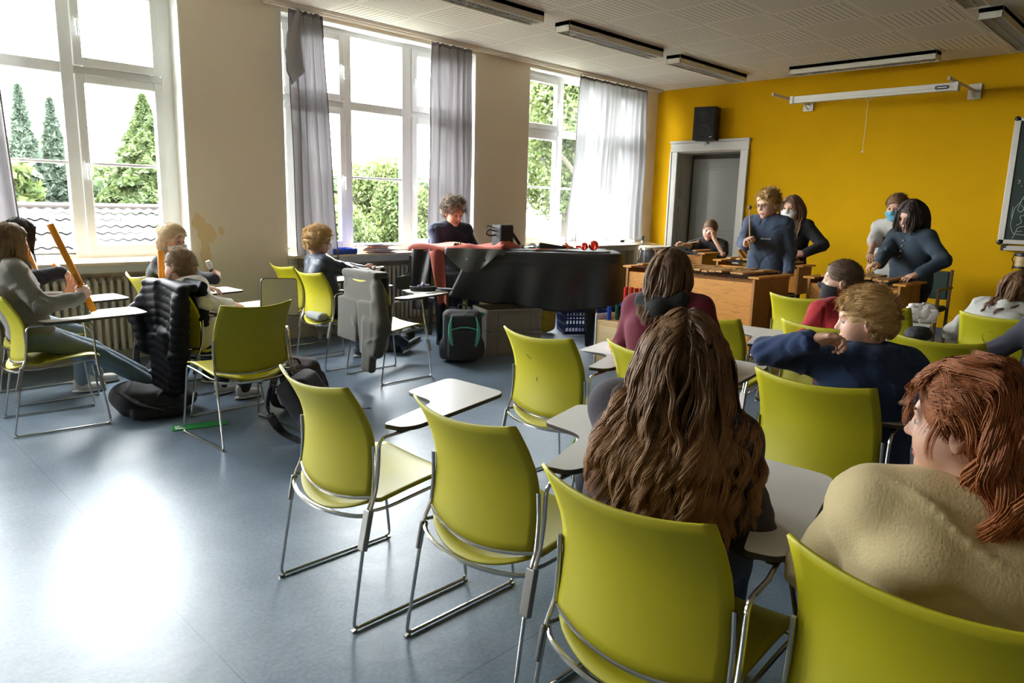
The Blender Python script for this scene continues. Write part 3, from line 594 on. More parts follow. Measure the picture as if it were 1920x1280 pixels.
# R's tablet folded upright
up = MB(); pl = [(x_-.1, y_) for x_, y_ in tablet_poly()]; A_ = np.array(Matrix(((0, 1, 0, 0), (0, 0, -1, -.2), (1, 0, 0, 0), (0, 0, 0, 1))))
Mx = TR((.33, -.58, .69))@np.array([[.15, -.10, 1, 0], [0, 1, .1, 0], [1, .0, -.12, 0], [0, 0, 0, 1.]])
up.prism(rnd_poly([(-.02, -.06), (.25, -.08), (.27, .22), (.02, .25)], .03), -.006, .006, Mx); tb = up.build('writing_tablet', edge_dark, CH['R'])
up = MB(); up.prism(rnd_poly([(-.015, -.055), (.245, -.075), (.265, .215), (.025, .245)], .03), -.0085, -.0061, Mx); up.prism(rnd_poly([(-.015, -.055), (.245, -.075), (.265, .215), (.025, .245)], .03), .0061, .0085, Mx); up.build('tablet_surface', laminate, tb)
# ================================================================ PROPS
def cone(a, b, ra, rb=None, k=.02): return ('c', a, b, ra, ra if rb is None else rb, k)
# ---- grand piano under its cover
PU = np.array([.683, -.73, 0]); PV = np.array([.73, .683, 0]); P1 = np.array([4.55, 5.95, 0])
def pp(u, v, z=0): q = P1+PU*u+PV*v; return (q[0], q[1], z)
outl = rnd_poly([(0, 0), (2.12, 0), (2.15, .60), (1.55, .66), (1.1, .69), (.10, .70)], [.03, .16, .22, .5, .4, .04], 6)
piano = thing('grand_piano', 'black grand piano half hidden under a hanging black cover', 'piano', (5.3, 5.2, 0))
PM = np.eye(4); PM[:3, 0] = PU; PM[:3, 1] = PV; PM[:3, 3] = P1-np.array([5.3, 5.2, 0])
lac = mat('black_lacquer', (.012, .012, .013), .18, coat=.5)
q = MB(); q.prism(outl, .66, .98, PM); q.build('case', lac, piano, bevel=.01)
q = MB(); q.prism([(c[0]*.995+.005, c[1]) for c in outl], .985, 1.02, PM); q.build('lid', lac, piano, bevel=.008)
for u, v in ((.30, .16), (.30, .56), (1.90, .34)):
    q = MB(); a, b = np.array(pp(u, v, 0))-piano.location, np.array(pp(u, v, .66))-piano.location
    q.tube([a+(0, 0, .07), a+(b-a)*.5, a+(b-a)*.9, b], [.05, .062, .085, .10], 8); q.box(a+(-.05, -.02, .02), a+(.05, .02, .08)); q.cyl(a+(0, -.025, .03), a+(0, .025, .03), .03, n=12); q.build('leg', lac, piano)
q = MB(); a = np.array(pp(.42, .38, 0))-piano.location; q.box(a+(-.12, -.06, .08), a+(.12, .06, .13)); q.bar(a+(-.08, 0, .1), a+(-.08, 0, .66), .03, .03); q.bar(a+(.08, 0, .1), a+(.08, 0, .66), .03, .03); q.build('pedal_lyre', lac, piano)
q = MB()      # keyboard cheek sticking out at the near left end, key bed
prof = [(-.02, .97), (-.02, .80), (-.05, .76), (-.12, .75), (-.16, .72), (-.16, .62), (.10, .60), (.10, .97)]
for v0 in (.02, .63):
    M2 = np.eye(4); M2[:3, 0] = PU; M2[:3, 1] = (0, 0, 1); M2[:3, 2] = PV; M2[:3, 3] = np.array(pp(0, v0))-piano.location; q = MB(); q.prism(rnd_poly(prof, .02), 0, .05, M2); q.build('keyboard_cheek', lac, piano)
q = MB(); M2 = PM.copy(); q.box((-.15, .07, .62), (.0, .63, .68), M2); q.build('key_bed', lac, piano); q = MB(); q.box((-.13, .08, .68), (.0, .62, .70), M2); q.build('keys', paper, piano)
# cover: leather-like cloth falling over the near side, seams and folds
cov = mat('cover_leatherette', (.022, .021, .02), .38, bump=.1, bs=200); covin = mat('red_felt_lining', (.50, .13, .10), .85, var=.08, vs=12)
cv = thing('piano_cover', 'black leatherette piano cover with red felt lining, draped over the long side', 'cover', (5.3, 5.2, 0))
rngc = np.random.RandomState(4)
per = [(-.06+.0, -.015)]; pts = []
for u in np.linspace(.62, 1.98, 60): pts.append((u, -.02))
for a in np.linspace(0, PI/2, 14): pts.append((2.0+.17*math.sin(a), .15-.17*math.cos(a)))
for v in np.linspace(.2, .55, 12): pts.append((2.17, v))
for a in np.linspace(0, PI/2, 10): pts.append((1.99+.17*math.cos(a), .58+.15*math.sin(a)))
pts = np.array(pts); K = len(pts); tg = np.gradient(pts, axis=0); tg /= np.linalg.norm(tg, axis=1)[:, None]; nn = np.c_[tg[:, 1], -tg[:, 0]]
G = np.zeros((K, 34, 3)); ss = np.r_[0, np.cumsum(np.linalg.norm(np.diff(pts, axis=0), axis=1))]
for j in range(34):
    for i in range(K):
        s_ = ss[i]; zb = .47+.03*math.sin(s_*5)+(.10*max(0, .25-s_)/.25)
        if j < 8: w = -1+j/7*1.0; inw = .50*(-w); z = 1.052-.004*(w+1)**2*3; o_ = -inw*min(1, 1)
        else: w = (j-7)/26; z = 1.045+(zb-1.045)*w; o_ = .02+.012*math.sin(PI*w)*1.5+.030*w*math.sin(s_*8.5+1.0)+.018*w*math.sin(s_*19+2*w)+.012*(1 if .16 < w < .2 else 0)
        if j < 8 and i > 58: o_ *= .55
        u, v = pts[i]+nn[i]*o_; dx = -.22*(w if j >= 8 else 0)*max(0, .3-s_)/.3
        G[i, j] = np.array(pp(u+dx, v, z))-piano.location
MB().shell(G, .006).build('cover_skirt', cov, cv, auto=False)
G2 = np.zeros((30, 14, 3))
for i in range(30):
    for j in range(14):
        u = .5+1.55*i/29; v = .05+.56*j/13; G2[i, j] = np.array(pp(u, v, 1.056+.003*math.sin(u*9+v*7)))-piano.location
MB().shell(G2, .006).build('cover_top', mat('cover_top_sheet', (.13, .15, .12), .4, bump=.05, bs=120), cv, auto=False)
G3 = np.zeros((30, 16, 3))      # folded-back red side over the keyboard end
for i in range(30):
    for j in range(16):
        u = -.03+.98*i/29; v = -.02+.70*j/15; sag = .014*math.sin(u*14+v*5)+.012*math.sin(v*17)
        z = 1.048+.022+sag; 
        if j == 0: z = 1.02
        if u > .55 and v < .16: z += .01
        G3[i, j] = np.array(pp(u+.01*math.sin(v*20), v, z))-piano.location
MB().shell(G3, .007).build('red_lining', covin, cv, auto=False)
G4 = np.zeros((10, 16, 3))      # hanging corner, red outside
for i in range(10):
    for j in range(16):
        w = j/15; u = .20+.15*i/9*(1-.45*w)+.10*w; v = -.035-.03*math.sin(w*3+i*.5); G4[i, j] = np.array(pp(u, v, 1.05-.55*w-.03*abs(i-5)/5))-piano.location
MB().shell(G4, .006).build('red_lining', covin, cv, auto=False)
G5 = np.zeros((12, 16, 3))
for i in range(12):
    for j in range(16):
        w = j/15; u = .02+.20*i/11*(1-.2*w); v = -.03-.02*math.sin(w*4+i*.6); G5[i, j] = np.array(pp(u, v, 1.04-.62*w+.0*i))-piano.location
MB().shell(G5, .006).build('cover_skirt', cov, cv, auto=False)
G6 = np.zeros((24, 12, 3))      # turned-over flap hanging between the red part and the skirt
for i in range(24):
    for j in range(12):
        s_ = i/23; w = j/11; u = .36+.62*s_; dep = .06+.19*math.sin(PI*min(1, s_*1.15))**1.2; G6[i, j] = np.array(pp(u, -.045-.03*w-.012*math.sin(s_*16+w*2), 1.062-dep*w))-piano.location
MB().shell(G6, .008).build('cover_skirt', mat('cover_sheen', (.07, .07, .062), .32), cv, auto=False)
ZP = 1.063
# red paper folder / cloth and black folded covers on the piano
def put(u, v): q_ = pp(u, v, ZP); return q_
x_, y_, _ = put(.93, .30)
bag = thing('camera_bag', 'black camera bag with buckles and strap on the piano next to the red cover', 'bag', (x_, y_, ZP))
blob('bag_body', [('b', (0, 0, .115), (.095, .075, .112), .02, .0), ('b', (0, -.078, .09), (.06, .012, .06), .01, .01), ('b', (.0, .0, .225), (.09, .07, .012), .01, .01)], .008, blackcloth, bag, fold=.004, fs=25)
q = MB(); q.tube(rnd_path([(-.1, 0, .17), (-.17, .03, .19), (-.21, .05, .15), (-.17, .02, .12), (-.10, 0, .13)], .03), .009, 6); q.tube(rnd_path([(-.1, .02, .20), (-.18, .05, .23), (-.22, .03, .19)], .03), .006, 6); q.build('handle', blackcloth, bag)
q = MB(); q.bar((.09, -.03, .17), (.20, -.06, .03), .035, .025); q.build('side_pouch', blackcloth, bag, bevel=.006)
st = MB()
for a, b in (((.02, -.09, .03), (.24, -.16, .02)), ((.24, -.16, .02), (.36, -.10, .03)), ((.36, -.10, .04), (.22, -.29, .01)), ((.10, -.20, .02), (.14, -.30, -.17)), ((.36, -.13, .0), (.22, -.30, -.16))): st.bar(a, b, .045, .004)
st.build('strap', blackcloth, bag)
x_, y_, _ = put(1.70, .33)
fo = MB(); fo.prism([(0, 0), (.34, -.10), (.36, .0), (.05, .12)], 0, .006, TR((x_-.30, y_+.02, ZP))); fo.build  # base
b_ = MB(); M2 = TR((x_-.42, y_+.12, ZP+.004)); b_.add((np.array([(0, 0, 0), (.40, -.22, 0), (.40, -.10, .0), (.06, .10, 0), (.03, .03, .065), (.36, -.18, .012)])@M2[:3, :3].T+M2[:3, 3]), [[0, 1, 5, 4], [4, 5, 2, 3], [0, 4, 3], [1, 2, 5], [0, 3, 2, 1]]); tag(b_.build('folded_cloth', cov), 'black folded cloth wedge lying on the piano top left of the red glass balls', 'cloth')
b_ = MB(); b_.prism([(0, 0), (.20, -.10), (.22, -.02), (.03, .09)], 0, .006, TR((x_-.50, y_+.10, ZP))); tag(b_.build('felt_sheet', covin), 'small red felt sheet under the black folded cloth on the piano', 'cloth')
b_ = MB(); M2 = TR((x_-.62, y_+.42, ZP)); b_.add((np.array([(-.12, 0, 0), (.22, -.05, 0), (.2, .1, 0), (-.1, .12, 0), (.0, .05, .075), (.07, .03, .075)])@M2[:3, :3].T+M2[:3, 3]), [[0, 1, 5, 4], [1, 2, 5], [2, 3, 4, 5], [3, 0, 4], [0, 3, 2, 1]]); tag(b_.build('felt_bundle', covin), 'red felt bundle on the far side of the piano top below the window frame', 'cloth')
rg = mat('red_glass', (.75, .03, .015), .08, trans=.55, coat=.5)
mm = thing('glass_maraca', 'two red transparent balls with orange handle on the right end of the piano', 'maraca', put(1.88, .13)); 
q = MB(); q.ball((0, 0, .053), .053, 20); q.ball((-.085, .055, .042), .041, 18); q.cyl((-.11, .075, .04), (-.15, .11, .035), .013, n=10); q.build('ball', rg, mm)
om = mat('orange_plastic', (.85, .16, .02), .35, trans=.15); q = MB(); q.tube([(-.17, .13, .03), (-.21, .16, .04), (-.24, .18, .075)], .010, 6); q.tube([(-.21, .16, .04), (-.26, .20, .05)], .010, 6); q.tube([(-.21, .16, .04), (-.22, .165, 0)], .006, 6); q.build('handle', om, mm)
tag(boxes('marker_pen', black, [((0, 0, 0), (.09, .016, .014))]), 'black marker pen lying on the piano cover beside the camera bag strap', 'pen').location = put(1.22, .22)
q = MB(); rng = np.random.RandomState(2)
for k in range(9): q.ball((rng.rand()*.09, rng.rand()*.03, .012+.012*rng.rand()), .014, 8)
tag(q.build('key_bunch', mat('brass_dull', (.35, .27, .15), .4, .5)), 'small bunch of metal keys on the folded red cover', 'keys').location = put(.45, .03)[:2]+(ZP+.02,)
# things on the window sill
blue = mat('blue_plastic', (.015, .05, .38), .35)
t = thing('letter_tray', 'blue plastic letter tray on the middle window sill', 'tray', (4.36, 6.99, SZ)); q = MB(); q.box((-.16, -.11, 0), (.16, .11, .008)); 
for lo, hi in (((-.16, -.11, 0), (-.154, .11, .06)), ((.154, -.11, 0), (.16, .11, .06)), ((-.16, -.11, 0), (.16, -.104, .06)), ((-.16, .104, 0), (.16, .11, .06))): q.box(lo, hi)
q.build('tray_shell', blue, t)
rng = np.random.RandomState(8); z = SZ
cols = [(.8, .79, .76), (.75, .72, .66), (.55, .12, .08), (.1, .14, .4), (.7, .45, .2), (.82, .82, .82)]
for k in range(13):
    h_ = .004+.006*rng.rand(); o = boxes('paper_stack', mat('papers_%d' % (k % 6), cols[[3, 4, 1, 2, 0, 1, 5, 0, 5, 1, 0, 5, 0][k]], .7), [((-.15, -.105, 0), (.15, .105, h_))]); xx = 4.88+(rng.rand()-.5)*.12+(k > 5)*-.04
    o.location = (xx, 6.99, z); o.rotation_euler = (0, 0, (rng.rand()-.5)*.5); z += h_+.0005
    tag(o, ['blue folder at the bottom of the paper pile on the sill', 'orange-brown folder near the bottom of the paper pile on the sill', 'pale sheaf just above the orange-brown folder on the sill', 'red folder inside the paper pile on the sill'][k] if k < 4 else 'white sheaf, %s, in the paper pile on the window sill' % ['fifth from the bottom', 'sixth from the bottom', 'seventh from the bottom', 'middle one above the folders', 'fifth from the top', 'fourth from the top', 'third from the top', 'second from the top', 'topmost'][k-4], 'papers', 'paper pile on the middle window sill')
q = MB(); q.box((8.19, 7.02, SZ), (8.50, 7.18, SZ+.012)); q.box((8.20, 7.03, SZ+.012), (8.48, 7.17, SZ+.12)); tag(q.build('white_box', paper), 'white stack of boxes on the right window sill beside the thin curtain', 'box')
# ---- grey stacking crates under the piano
cg = mat('crate_grey', (.27, .25, .20), .55, var=.05)
def crate(x, y, z, rz, label, w=.60, d=.40, h=.235):
    t = thing('stacking_crate', label, 'crate', (x, y, z), rz, 'grey stacking crates under the piano'); q = MB()
    q.box((-w/2, -d/2, 0), (w/2, d/2, .012))
    for s in (-1, 1):
        q.box((-w/2, s*d/2-.006, 0), (w/2, s*d/2+.006, h)); q.box((s*w/2-.006, -d/2, 0), (s*w/2+.006, d/2, h))
        for zz in (.03, h-.035, h-.012): q.box((-w/2-.008, s*(d/2+.008)-.006, zz-.004), (w/2+.008, s*(d/2+.008)+.006, zz+.006))
        for k in (-.28, -.18, .18, .28): q.bar((k*w/.6, s*(d/2+.008), .04), (k*w/.6+(.06 if k < 0 else -.06), s*(d/2+.008), h-.04), .008, .006, (0, 1, 0)) if abs(k) > .2 else q.box((k-.004, s*(d/2+.008)-.005, .03), (k+.004, s*(d/2+.008)+.005, h-.03))
        for zz in (.03, h-.02): q.box((s*(w/2+.006)-.005, -d/2, zz-.005), (s*(w/2+.006)+.005, d/2, zz+.008))
    q.build('crate_shell', cg, t, bevel=.002); q = MB(); [q.box((k*.09-.006, -d/2-.018, .018), (k*.09+.006, -d/2-.012, .026)) for k in range(-3, 4)]; q.build('drain_hole', black, t); return t
ca = math.radians(-22)
crate(5.24, 5.22, 0, ca, 'grey plastic stacking crate on the floor under the piano, lower of the two'); crate(5.24, 5.22, .236, ca, 'grey plastic stacking crate under the piano, upper of the two')
# ---- backpacks
def strap_path(q, pts, w, t, n=16):
    P = rnd_path(pts, .06, 5)
    for a, b in zip(P[:-1], P[1:]): q.bar(a, b, w, t)
def backpack(loc, rz, tilt, body, accent, label, name='backpack', h=.46, w=.30, d=.19, stripes=True):
    t = thing(name, label, 'backpack', loc, rz); t.rotation_euler = (tilt[0], tilt[1], rz)
    P = [('b', (0, 0, h*.48), (d*.42, w*.5, h*.46), .06, 0), ('b', (d*.45, 0, h*.32), (d*.25, w*.40, h*.28), .04, .03), ('b', (d*.40, 0, h*.74), (d*.18, w*.34, h*.13), .03, .03), ('e', (0, w*.5, h*.22), (.06, .04, .10), .03), ('e', (0, -w*.5, h*.22), (.06, .04, .10), .03)]
    blob('bag_body', P, .012, body, t, fold=.006, fs=16, seed=int(loc[0]*9) % 50)
    for s in (-1, 1): q = MB(); strap_path(q, [(-d*.38, s*.06, h*.9), (-d*.55, s*.08, h*.98), (-d*.85-.05, s*.10, h*.75), (-d*.8-.05, s*.12, h*.4), (-d*.4, s*.13, h*.1)], .055, .012); q.build('shoulder_strap', body, t, bevel=.003)
    q = MB(); q.tube(rnd_path([(-.02, -.04, h*.93), (-.02, -.035, h*1.03), (-.02, .035, h*1.03), (-.02, .04, h*.93)], .03), .008, 6); q.build('handle', body, t)
    if stripes:
        q = MB()
        for s in (-1, 1):
            q.tube([(d*.72-.04*abs(k-.5)*2, s*(w*.18+.07*math.sin(k*2.4)), h*(.12+.72*k)) for k in np.linspace(0, 1, 12)], [.005+.014*math.sin(PI*k) for k in np.linspace(0, 1, 12)], 6)
            q.tube([(.03, s*w*.49, h*(.15+.65*k)) for k in np.linspace(0, 1, 6)], .008, 5)
        q.tube([(d*.62+.012, (-.13+.26*k), h*(.60+.05*math.sin(PI*k))) for k in np.linspace(0, 1, 12)], .007, 5)
        q.build('trim', accent, t)
    return t
teal = mat('teal_trim', (.14, .55, .42), .6); dgrey = mat('dark_grey_nylon', (.045, .043, .050), .7, bump=.3, bs=120); green_check = mat('green_trim', (.15, .38, .10), .6)
bp = backpack((4.57, 5.16, 0), math.radians(-125), (0, -.06), dgrey, teal, 'grey backpack with mint green stripes standing beside the crates', h=.53, w=.37, d=.27)
q = MB(); strap_path(q, [(-.10, .14, .44), (-.2, .22, .46), (-.30, .28, .34), (-.25, .27, .14), (-.12, .20, .03)], .045, .012); q.build('shoulder_strap', teal, bp, bevel=.003)
backpack((2.62, 4.62, 0), math.radians(30), (0, -.45), mat('brown_nylon', (.035, .022, .024), .75, bump=.3, bs=120), green_check, 'dark brown backpack with looped straps on the floor left of the cardigan chair', h=.46, w=.30, d=.2, stripes=False)
backpack((2.36, 3.92, 0), math.radians(-60), (.1, -.55), blackcloth, teal, 'black backpack leaning on the floor beside the chair with papers', h=.50, w=.32, d=.2, stripes=False)
t = thing('backpack', 'flat slumped black backpack lying on the floor in front of the grey-sweater girl', 'backpack', (1.72, 5.22, 0), math.radians(-12)); blob('bag_body', [('b', (-.02, 0, .10), (.20, .16, .085), .07, .04), ('e', (.16, .04, .08), (.14, .12, .075), .06), ('e', (-.14, .02, .14), (.12, .13, .09), .05), ('b', (.02, -.17, .05), (.17, .03, .04), .02, .03)], .011, blackcloth, t, fold=.016, fs=11, seed=4); q = MB(); strap_path(q, [(-.2, -.1, .20), (-.1, -.2, .12), (.1, -.22, .05), (.22, -.16, .02)], .05, .012); q.build('shoulder_strap', blackcloth, t, bevel=.003); q = MB(); q.tube([(.1, .0, .16), (.14, .03, .185), (.2, .06, .15)], .01, 6); q.build('handle', blackcloth, t)
backpack((2.05, 6.05, 0), math.radians(10), (0, .5), blackcloth, teal, 'black bag on the floor below the left radiator', h=.40, w=.32, d=.2, stripes=False)
backpack((3.02, 2.28, 0), math.radians(100), (0, 0), dgrey, green_check, 'black and green checked backpack under the middle empty chair', h=.34, w=.28, d=.17)
backpack((4.22, 5.92, 0), math.radians(10), (0, 1.3), blackcloth, teal, 'black bag lying under the chair of the boy with glasses', h=.36, w=.26, d=.15, stripes=False).location.z = .09
yb = thing('dry_bag', 'yellow waterproof bag with black straps standing behind the crates', 'bag', (6.35, 5.75, 0), .3)
blob('bag_body', [('b', (0, 0, .24), (.14, .16, .22), .08, 0)], .014, mat('yellow_tarpaulin', (.55, .38, .01), .4), yb, fold=.012, fs=9)
q = MB(); q.tube([(-.15, -.12, .44), (-.165, 0, .26), (-.15, .12, .44)], .010, 6); q.tube([(-.165, 0, .27), (-.165, .0, .02)], .010, 6); q.tube(rnd_path([(-.16, -.09, .22), (-.20, -.08, .20), (-.20, .08, .20), (-.16, .09, .22)], .03), .011, 6); q.build('strap', black, yb)
# blue mesh crate with red tub
bc = thing('mesh_crate', 'dark blue folding crate on the floor behind the piano leg', 'crate', (6.85, 5.52, 0), -.6); q = MB(); w, d_, h_ = .26, .19, .30
for s in (-1, 1):
    for k in np.linspace(-w, w, 14): q.box((k-.005, s*d_-.004, .0), (k+.005, s*d_+.004, h_))
    for k in np.linspace(-d_, d_, 10): q.box((s*w-.004, k-.005, .0), (s*w+.004, k+.005, h_))
    for zz in (.01, .1, .2, h_-.03): q.box((-w, s*d_-.006, zz), (w, s*d_+.006, zz+.022)); q.box((s*w-.006, -d_, zz), (s*w+.006, d_, zz+.022))
q.box((-w, -d_, 0), (w, d_, .01)); q.build('crate_shell', mat('navy_plastic', (.01, .025, .16), .4), bc)
redp = mat('red_plastic', (.60, .015, .01), .35)
rt = thing('plastic_tub', 'red plastic tub standing on the dark blue crate', 'tub', (6.85, 5.52, .31), -.6); q = MB(); q.lathe([(.10, 0), (.19, 0), (.235, .13), (.25, .14), (.25, .155), (.228, .15), (.18, .01), (.0, .01)], 24, cap=False); q.build('tub_shell', redp, rt)
q = MB(); rng = np.random.RandomState(3)
for k in range(8): q.tube([(rng.randn()*.06, rng.randn()*.06, .02), (rng.randn()*.10, rng.randn()*.10, .20)], .018, 7)
q.build('maraca_handle', om, rt)
# cajon-like wooden box with boomwhacker tubes
wood = bpy.data.materials.new('plywood_orange'); wood.use_nodes = True; N, L = nt(wood); p = N['Principled BSDF']; p.inputs['Roughness'].default_value = .42
tc = N.new('ShaderNodeTexCoord'); mp = N.new('ShaderNodeMapping'); mp.inputs['Scale'].default_value = (3, .9, 4.5); L.new(tc.outputs['Object'], mp.inputs[0])
nz = N.new('ShaderNodeTexNoise'); nz.inputs['Scale'].default_value = 1.6; nz.inputs['Detail'].default_value = 2; nz.inputs['Distortion'].default_value = .8; L.new(mp.outputs[0], nz.inputs[0])
rings = MM(N, L, 'FRACT', MM(N, L, 'MULTIPLY', nz.outputs[0], 16)); rings = MM(N, L, 'POWER', rings, 5)
L.new(mix(N, L, MM(N, L, 'MULTIPLY', rings, .55), (.64, .27, .035), (.30, .09, .012)), p.inputs['Base Color'])
pale = mat('pale_wood', (.55, .38, .18), .5, var=.1, vs=5, stretch=(1, 1, 8)); barw = mat('rosewood_bar', (.46, .23, .06), .4, var=.15, vs=7); endw = mat('side_plywood', (.40, .17, .03), .5, var=.12, vs=4, stretch=(6, 6, 1))
cj = thing('wooden_box', 'pale wooden box with a panelled door beside the maroon hoodie', 'box', (5.55, 3.98, 0), math.radians(-8)); q = MB(); q.box((-.14, -.30, 0), (.14, .20, .45)); q.build('box_body', pale, cj, bevel=.004); q = MB(); q.box((-.148, -.12, .05), (-.14, .16, .40)); q.box((-.153, -.08, .09), (-.147, .12, .36)); q.build('panel', mat('light_wood', (.62, .47, .26), .5), cj); q = MB(); q.box((-.15, .2, 0), (.14, .212, .5)); q.build('white_edge', paper, cj)
redt = mat('red_tube', (.75, .02, .01), .3, trans=.25); tb_ = [(redt, 'red'), (mat('blue_tube', (.01, .06, .5), .3, trans=.2), 'blue'), (mat('green_tube', (.01, .16, .10), .3, trans=.2), 'dark green'), (mat('orange_tube', (1.0, .36, .01), .35, trans=.15), 'orange')]
bz = [(5.50, 3.92, 0, .33), (5.53, 3.88, 0, .33), (5.57, 3.85, 0, .32), (5.61, 3.82, 0, .32), (5.65, 3.79, 0, .26), (5.50, 4.10, 1, .13), (5.57, 4.06, 2, .14), (5.60, 4.03, 1, .16), (5.66, 3.72, 3, .17)]
for k, (x_, y_, c_, h_) in enumerate(bz):
    q = MB(); q.lathe([(.0205, 0), (.0205, h_), (.0185, h_), (.0185, .003)], 16, cap=False); o = q.build('sound_tube', tb_[c_][0]); o.location = (x_, y_, .4525)
    tag(o, ('red plastic tube on the pale wooden box, %s of five' % ['leftmost', 'second from left', 'middle one', 'second from right', 'shorter rightmost'][k] if c_ == 0 else 'short %s plastic tube on the pale wooden box, %s' % (tb_[c_][1], {5: 'left of the dark green one', 6: 'between the two blue ones', 7: 'right of the dark green one'}[k]) if c_ < 3 else 'orange plastic tube beside the red tubes on the wooden box'), 'tube', 'plastic sound tubes on the wooden box')
# ---- xylophones
def xylo(x, y, w, d, ztop, zbot, label, bars=14, loose=0, stand=False, seed=0, rz=0, order=1):
    t = thing('xylophone', label, 'xylophone', (x, y, 0), rz, 'wooden bass xylophones at the front'); q = MB()
    q.box((-d/2, -w/2, zbot), (-d/2+.018, w/2, ztop-.05)); q.box((d/2-.018, -w/2, zbot), (d/2, w/2, ztop-.05)); q.build('side_panel', wood, t)
    q = MB(); 
    for s in (-1, 1): q.box((-d/2-.012, s*w/2-.011, zbot), (d/2+.012, s*w/2+.011, ztop-.012))
    q.box((-d/2, -w/2, zbot), (d/2, w/2, zbot+.015)); q.build('end_panel', endw, t)
    for s in (-1, 1): q = MB(); q.box((-d/2-.02, s*(w/2+.0)-.05, ztop-.012), (d/2+.02, s*(w/2)+.05, ztop+.006)); q.build('end_cap', wood, t, bevel=.003)
    rng = np.random.RandomState(seed); bw = (w-.16)/bars; q = MB()
    for s in (-.28, .28): q.tube([(s*d, -w/2+.06, ztop-.008), (s*d, w/2-.06, ztop-.008)], .007, 6)
    for k in range(bars+1): 
        for s in (-.28, .28): q.cyl((s*d, -w/2+.08+k*bw, ztop-.03), (s*d, -w/2+.08+k*bw, ztop+.02), .003, n=6)
    q.build('bar_cord', black, t)
    for k in range(bars):
        if rng.rand() < loose: continue
        L_ = d*(1.15-.35*k/bars if order > 0 else .8+.35*k/bars); b = MB(); M2 = TR((0, -w/2+.08+(k+.5)*bw, ztop+.012+.006*rng.rand()), (0, .02*rng.randn(), .04*rng.randn())); b.box((-L_/2, -bw*.43, 0), (L_/2, bw*.43, .018), M2); b.build('sound_bar', barw, t, bevel=.003)
    if stand or zbot > .05:
        q = MB()
        for sx in (-1, 1):
            for sy in (-1, 1): q.tube([(sx*d*.42, sy*(w/2-.12), zbot), (sx*d*.42, sy*(w/2-.08), .02)], .013, 8)
            q.tube([(sx*d*.42, -(w/2-.1), zbot-.02), (sx*d*.42, (w/2-.1), zbot-.02)], .012, 8)
        for sy in (-1, 1): q.tube([(-d*.42, sy*(w/2-.1), zbot-.02), (d*.42, sy*(w/2-.1), zbot-.02)], .012, 8); q.tube([(-d*.42, sy*(w/2-.1), zbot-.2), (d*.42, sy*(w/2-.1), zbot-.2)], .01, 8)
        q.build('stand', steel, t)
    return t
xa = xylo(6.0, 3.50, 1.32, .30, .945, .22, 'large wooden bass xylophone nearest the chairs, its grained front facing the class', 16, .22, seed=3)
xylo(6.36, 3.50, 1.32, .30, .94, .22, 'large wooden bass xylophone directly behind the front one', 16, .1, seed=5)
xylo(7.2, 3.42, .88, .28, .985, .70, 'shallower wooden xylophone on a metal stand behind the boy in the blue sweater', 12, .45, True, seed=6)
xylo(8.02, 4.82, .62, .34, .99, .45, 'small wooden xylophone in front of the boy seated by the door', 9, .6, True, seed=8)
xylo(6.52, 2.22, .74, .26, .945, .35, 'wooden xylophone played by the dark-haired child, left of the armchair', 12, .0, True, seed=9)
xylo(6.83, 2.22, .74, .26, .94, .35, 'wooden xylophone behind the one the dark-haired child plays', 12, .3, True, seed=10)
# loose bars standing up at the left of the large xylophone
lb = [(6.02, 3.86, .10, .24), (6.10, 3.80, .30, .25), (6.10, 3.72, .35, .26), (6.14, 3.74, .15, .27), (6.16, 3.66, .25, .28), (7.2, 3.62, .35, .20), (7.24, 3.58, .35, .20)]
for k, (x_, y_, a_, l_) in enumerate(lb):
    b = MB(); M2 = TR((x_, y_, .965 if k < 5 else 1.0), (-a_-.2, -.35, 0)); b.box((-.025, -.01, 0), (.025, .01, l_*.62), M2); o = b.build('loose_sound_bar', barw, None, bevel=.003)
    tag(o, 'loose wooden bar leaning upright on the large bass xylophone, %s of five' % ['leftmost', 'second from left', 'middle one', 'second from right', 'rightmost'][k] if k < 5 else 'loose wooden bar leaning on the shallower xylophone, %s of the pair' % ['left one', 'right one'][k-5], 'sound bar', 'loose sound bars leaning on the xylophones')
# ---- drums
hd = mat('drum_head', (.70, .64, .50), .5); shellb = mat('drum_shell_dark', (.05, .045, .045), .25, .3); brass = mat('cymbal_brass', (.66, .56, .36), .28, .9); tomm = mat('tom_shell', (.09, .06, .06), .3)
dk = thing('conga_drum', 'tall dark conga with pale head and chrome lugs in front of the door casing', 'drum', (7.6, 5.02, 0)); q = MB(); q.lathe([(.13, .25), (.19, .60), (.20, .85), (.185, 1.03)], 28); q.build('drum_shell', shellb, dk)
q = MB(); q.lathe([(.19, 1.0), (.205, 1.01), (.205, 1.035), (.19, 1.045)], 28); q.tube([(.19*math.cos(a), .19*math.sin(a), .24) for a in np.linspace(0, 2*PI, 20)], .008, 6)
for k in range(10):
    a = k*PI/5; q.cyl((.21*math.cos(a), .21*math.sin(a), .75), (.205*math.cos(a), .205*math.sin(a), 1.03), .006, n=6); q.box((.20*math.cos(a)-.012, .20*math.sin(a)-.012, .70), (.20*math.cos(a)+.012, .20*math.sin(a)+.012, .78))
q.build('rim_hardware', chrome, dk); q = MB(); q.lathe([(.192, 1.04), (.19, 1.056), (.0, 1.058)], 28, cap=False); q.build('drum_head', hd, dk)
q = MB(); 
for k in range(3): a = k*2.09+.3; q.tube([(.14*math.cos(a), .14*math.sin(a), .45), (.30*math.cos(a), .30*math.sin(a), .01)], .012, 8)
q.build('stand_leg', chrome, dk)
def stand3(q, x, y, h, r=.25):
    q.cyl((x, y, .12), (x, y, h), .011, n=8)
    for k in range(3): a = k*2.09; q.tube([(x, y, .35), (x+r*math.cos(a), y+r*math.sin(a), .01)], .009, 6)
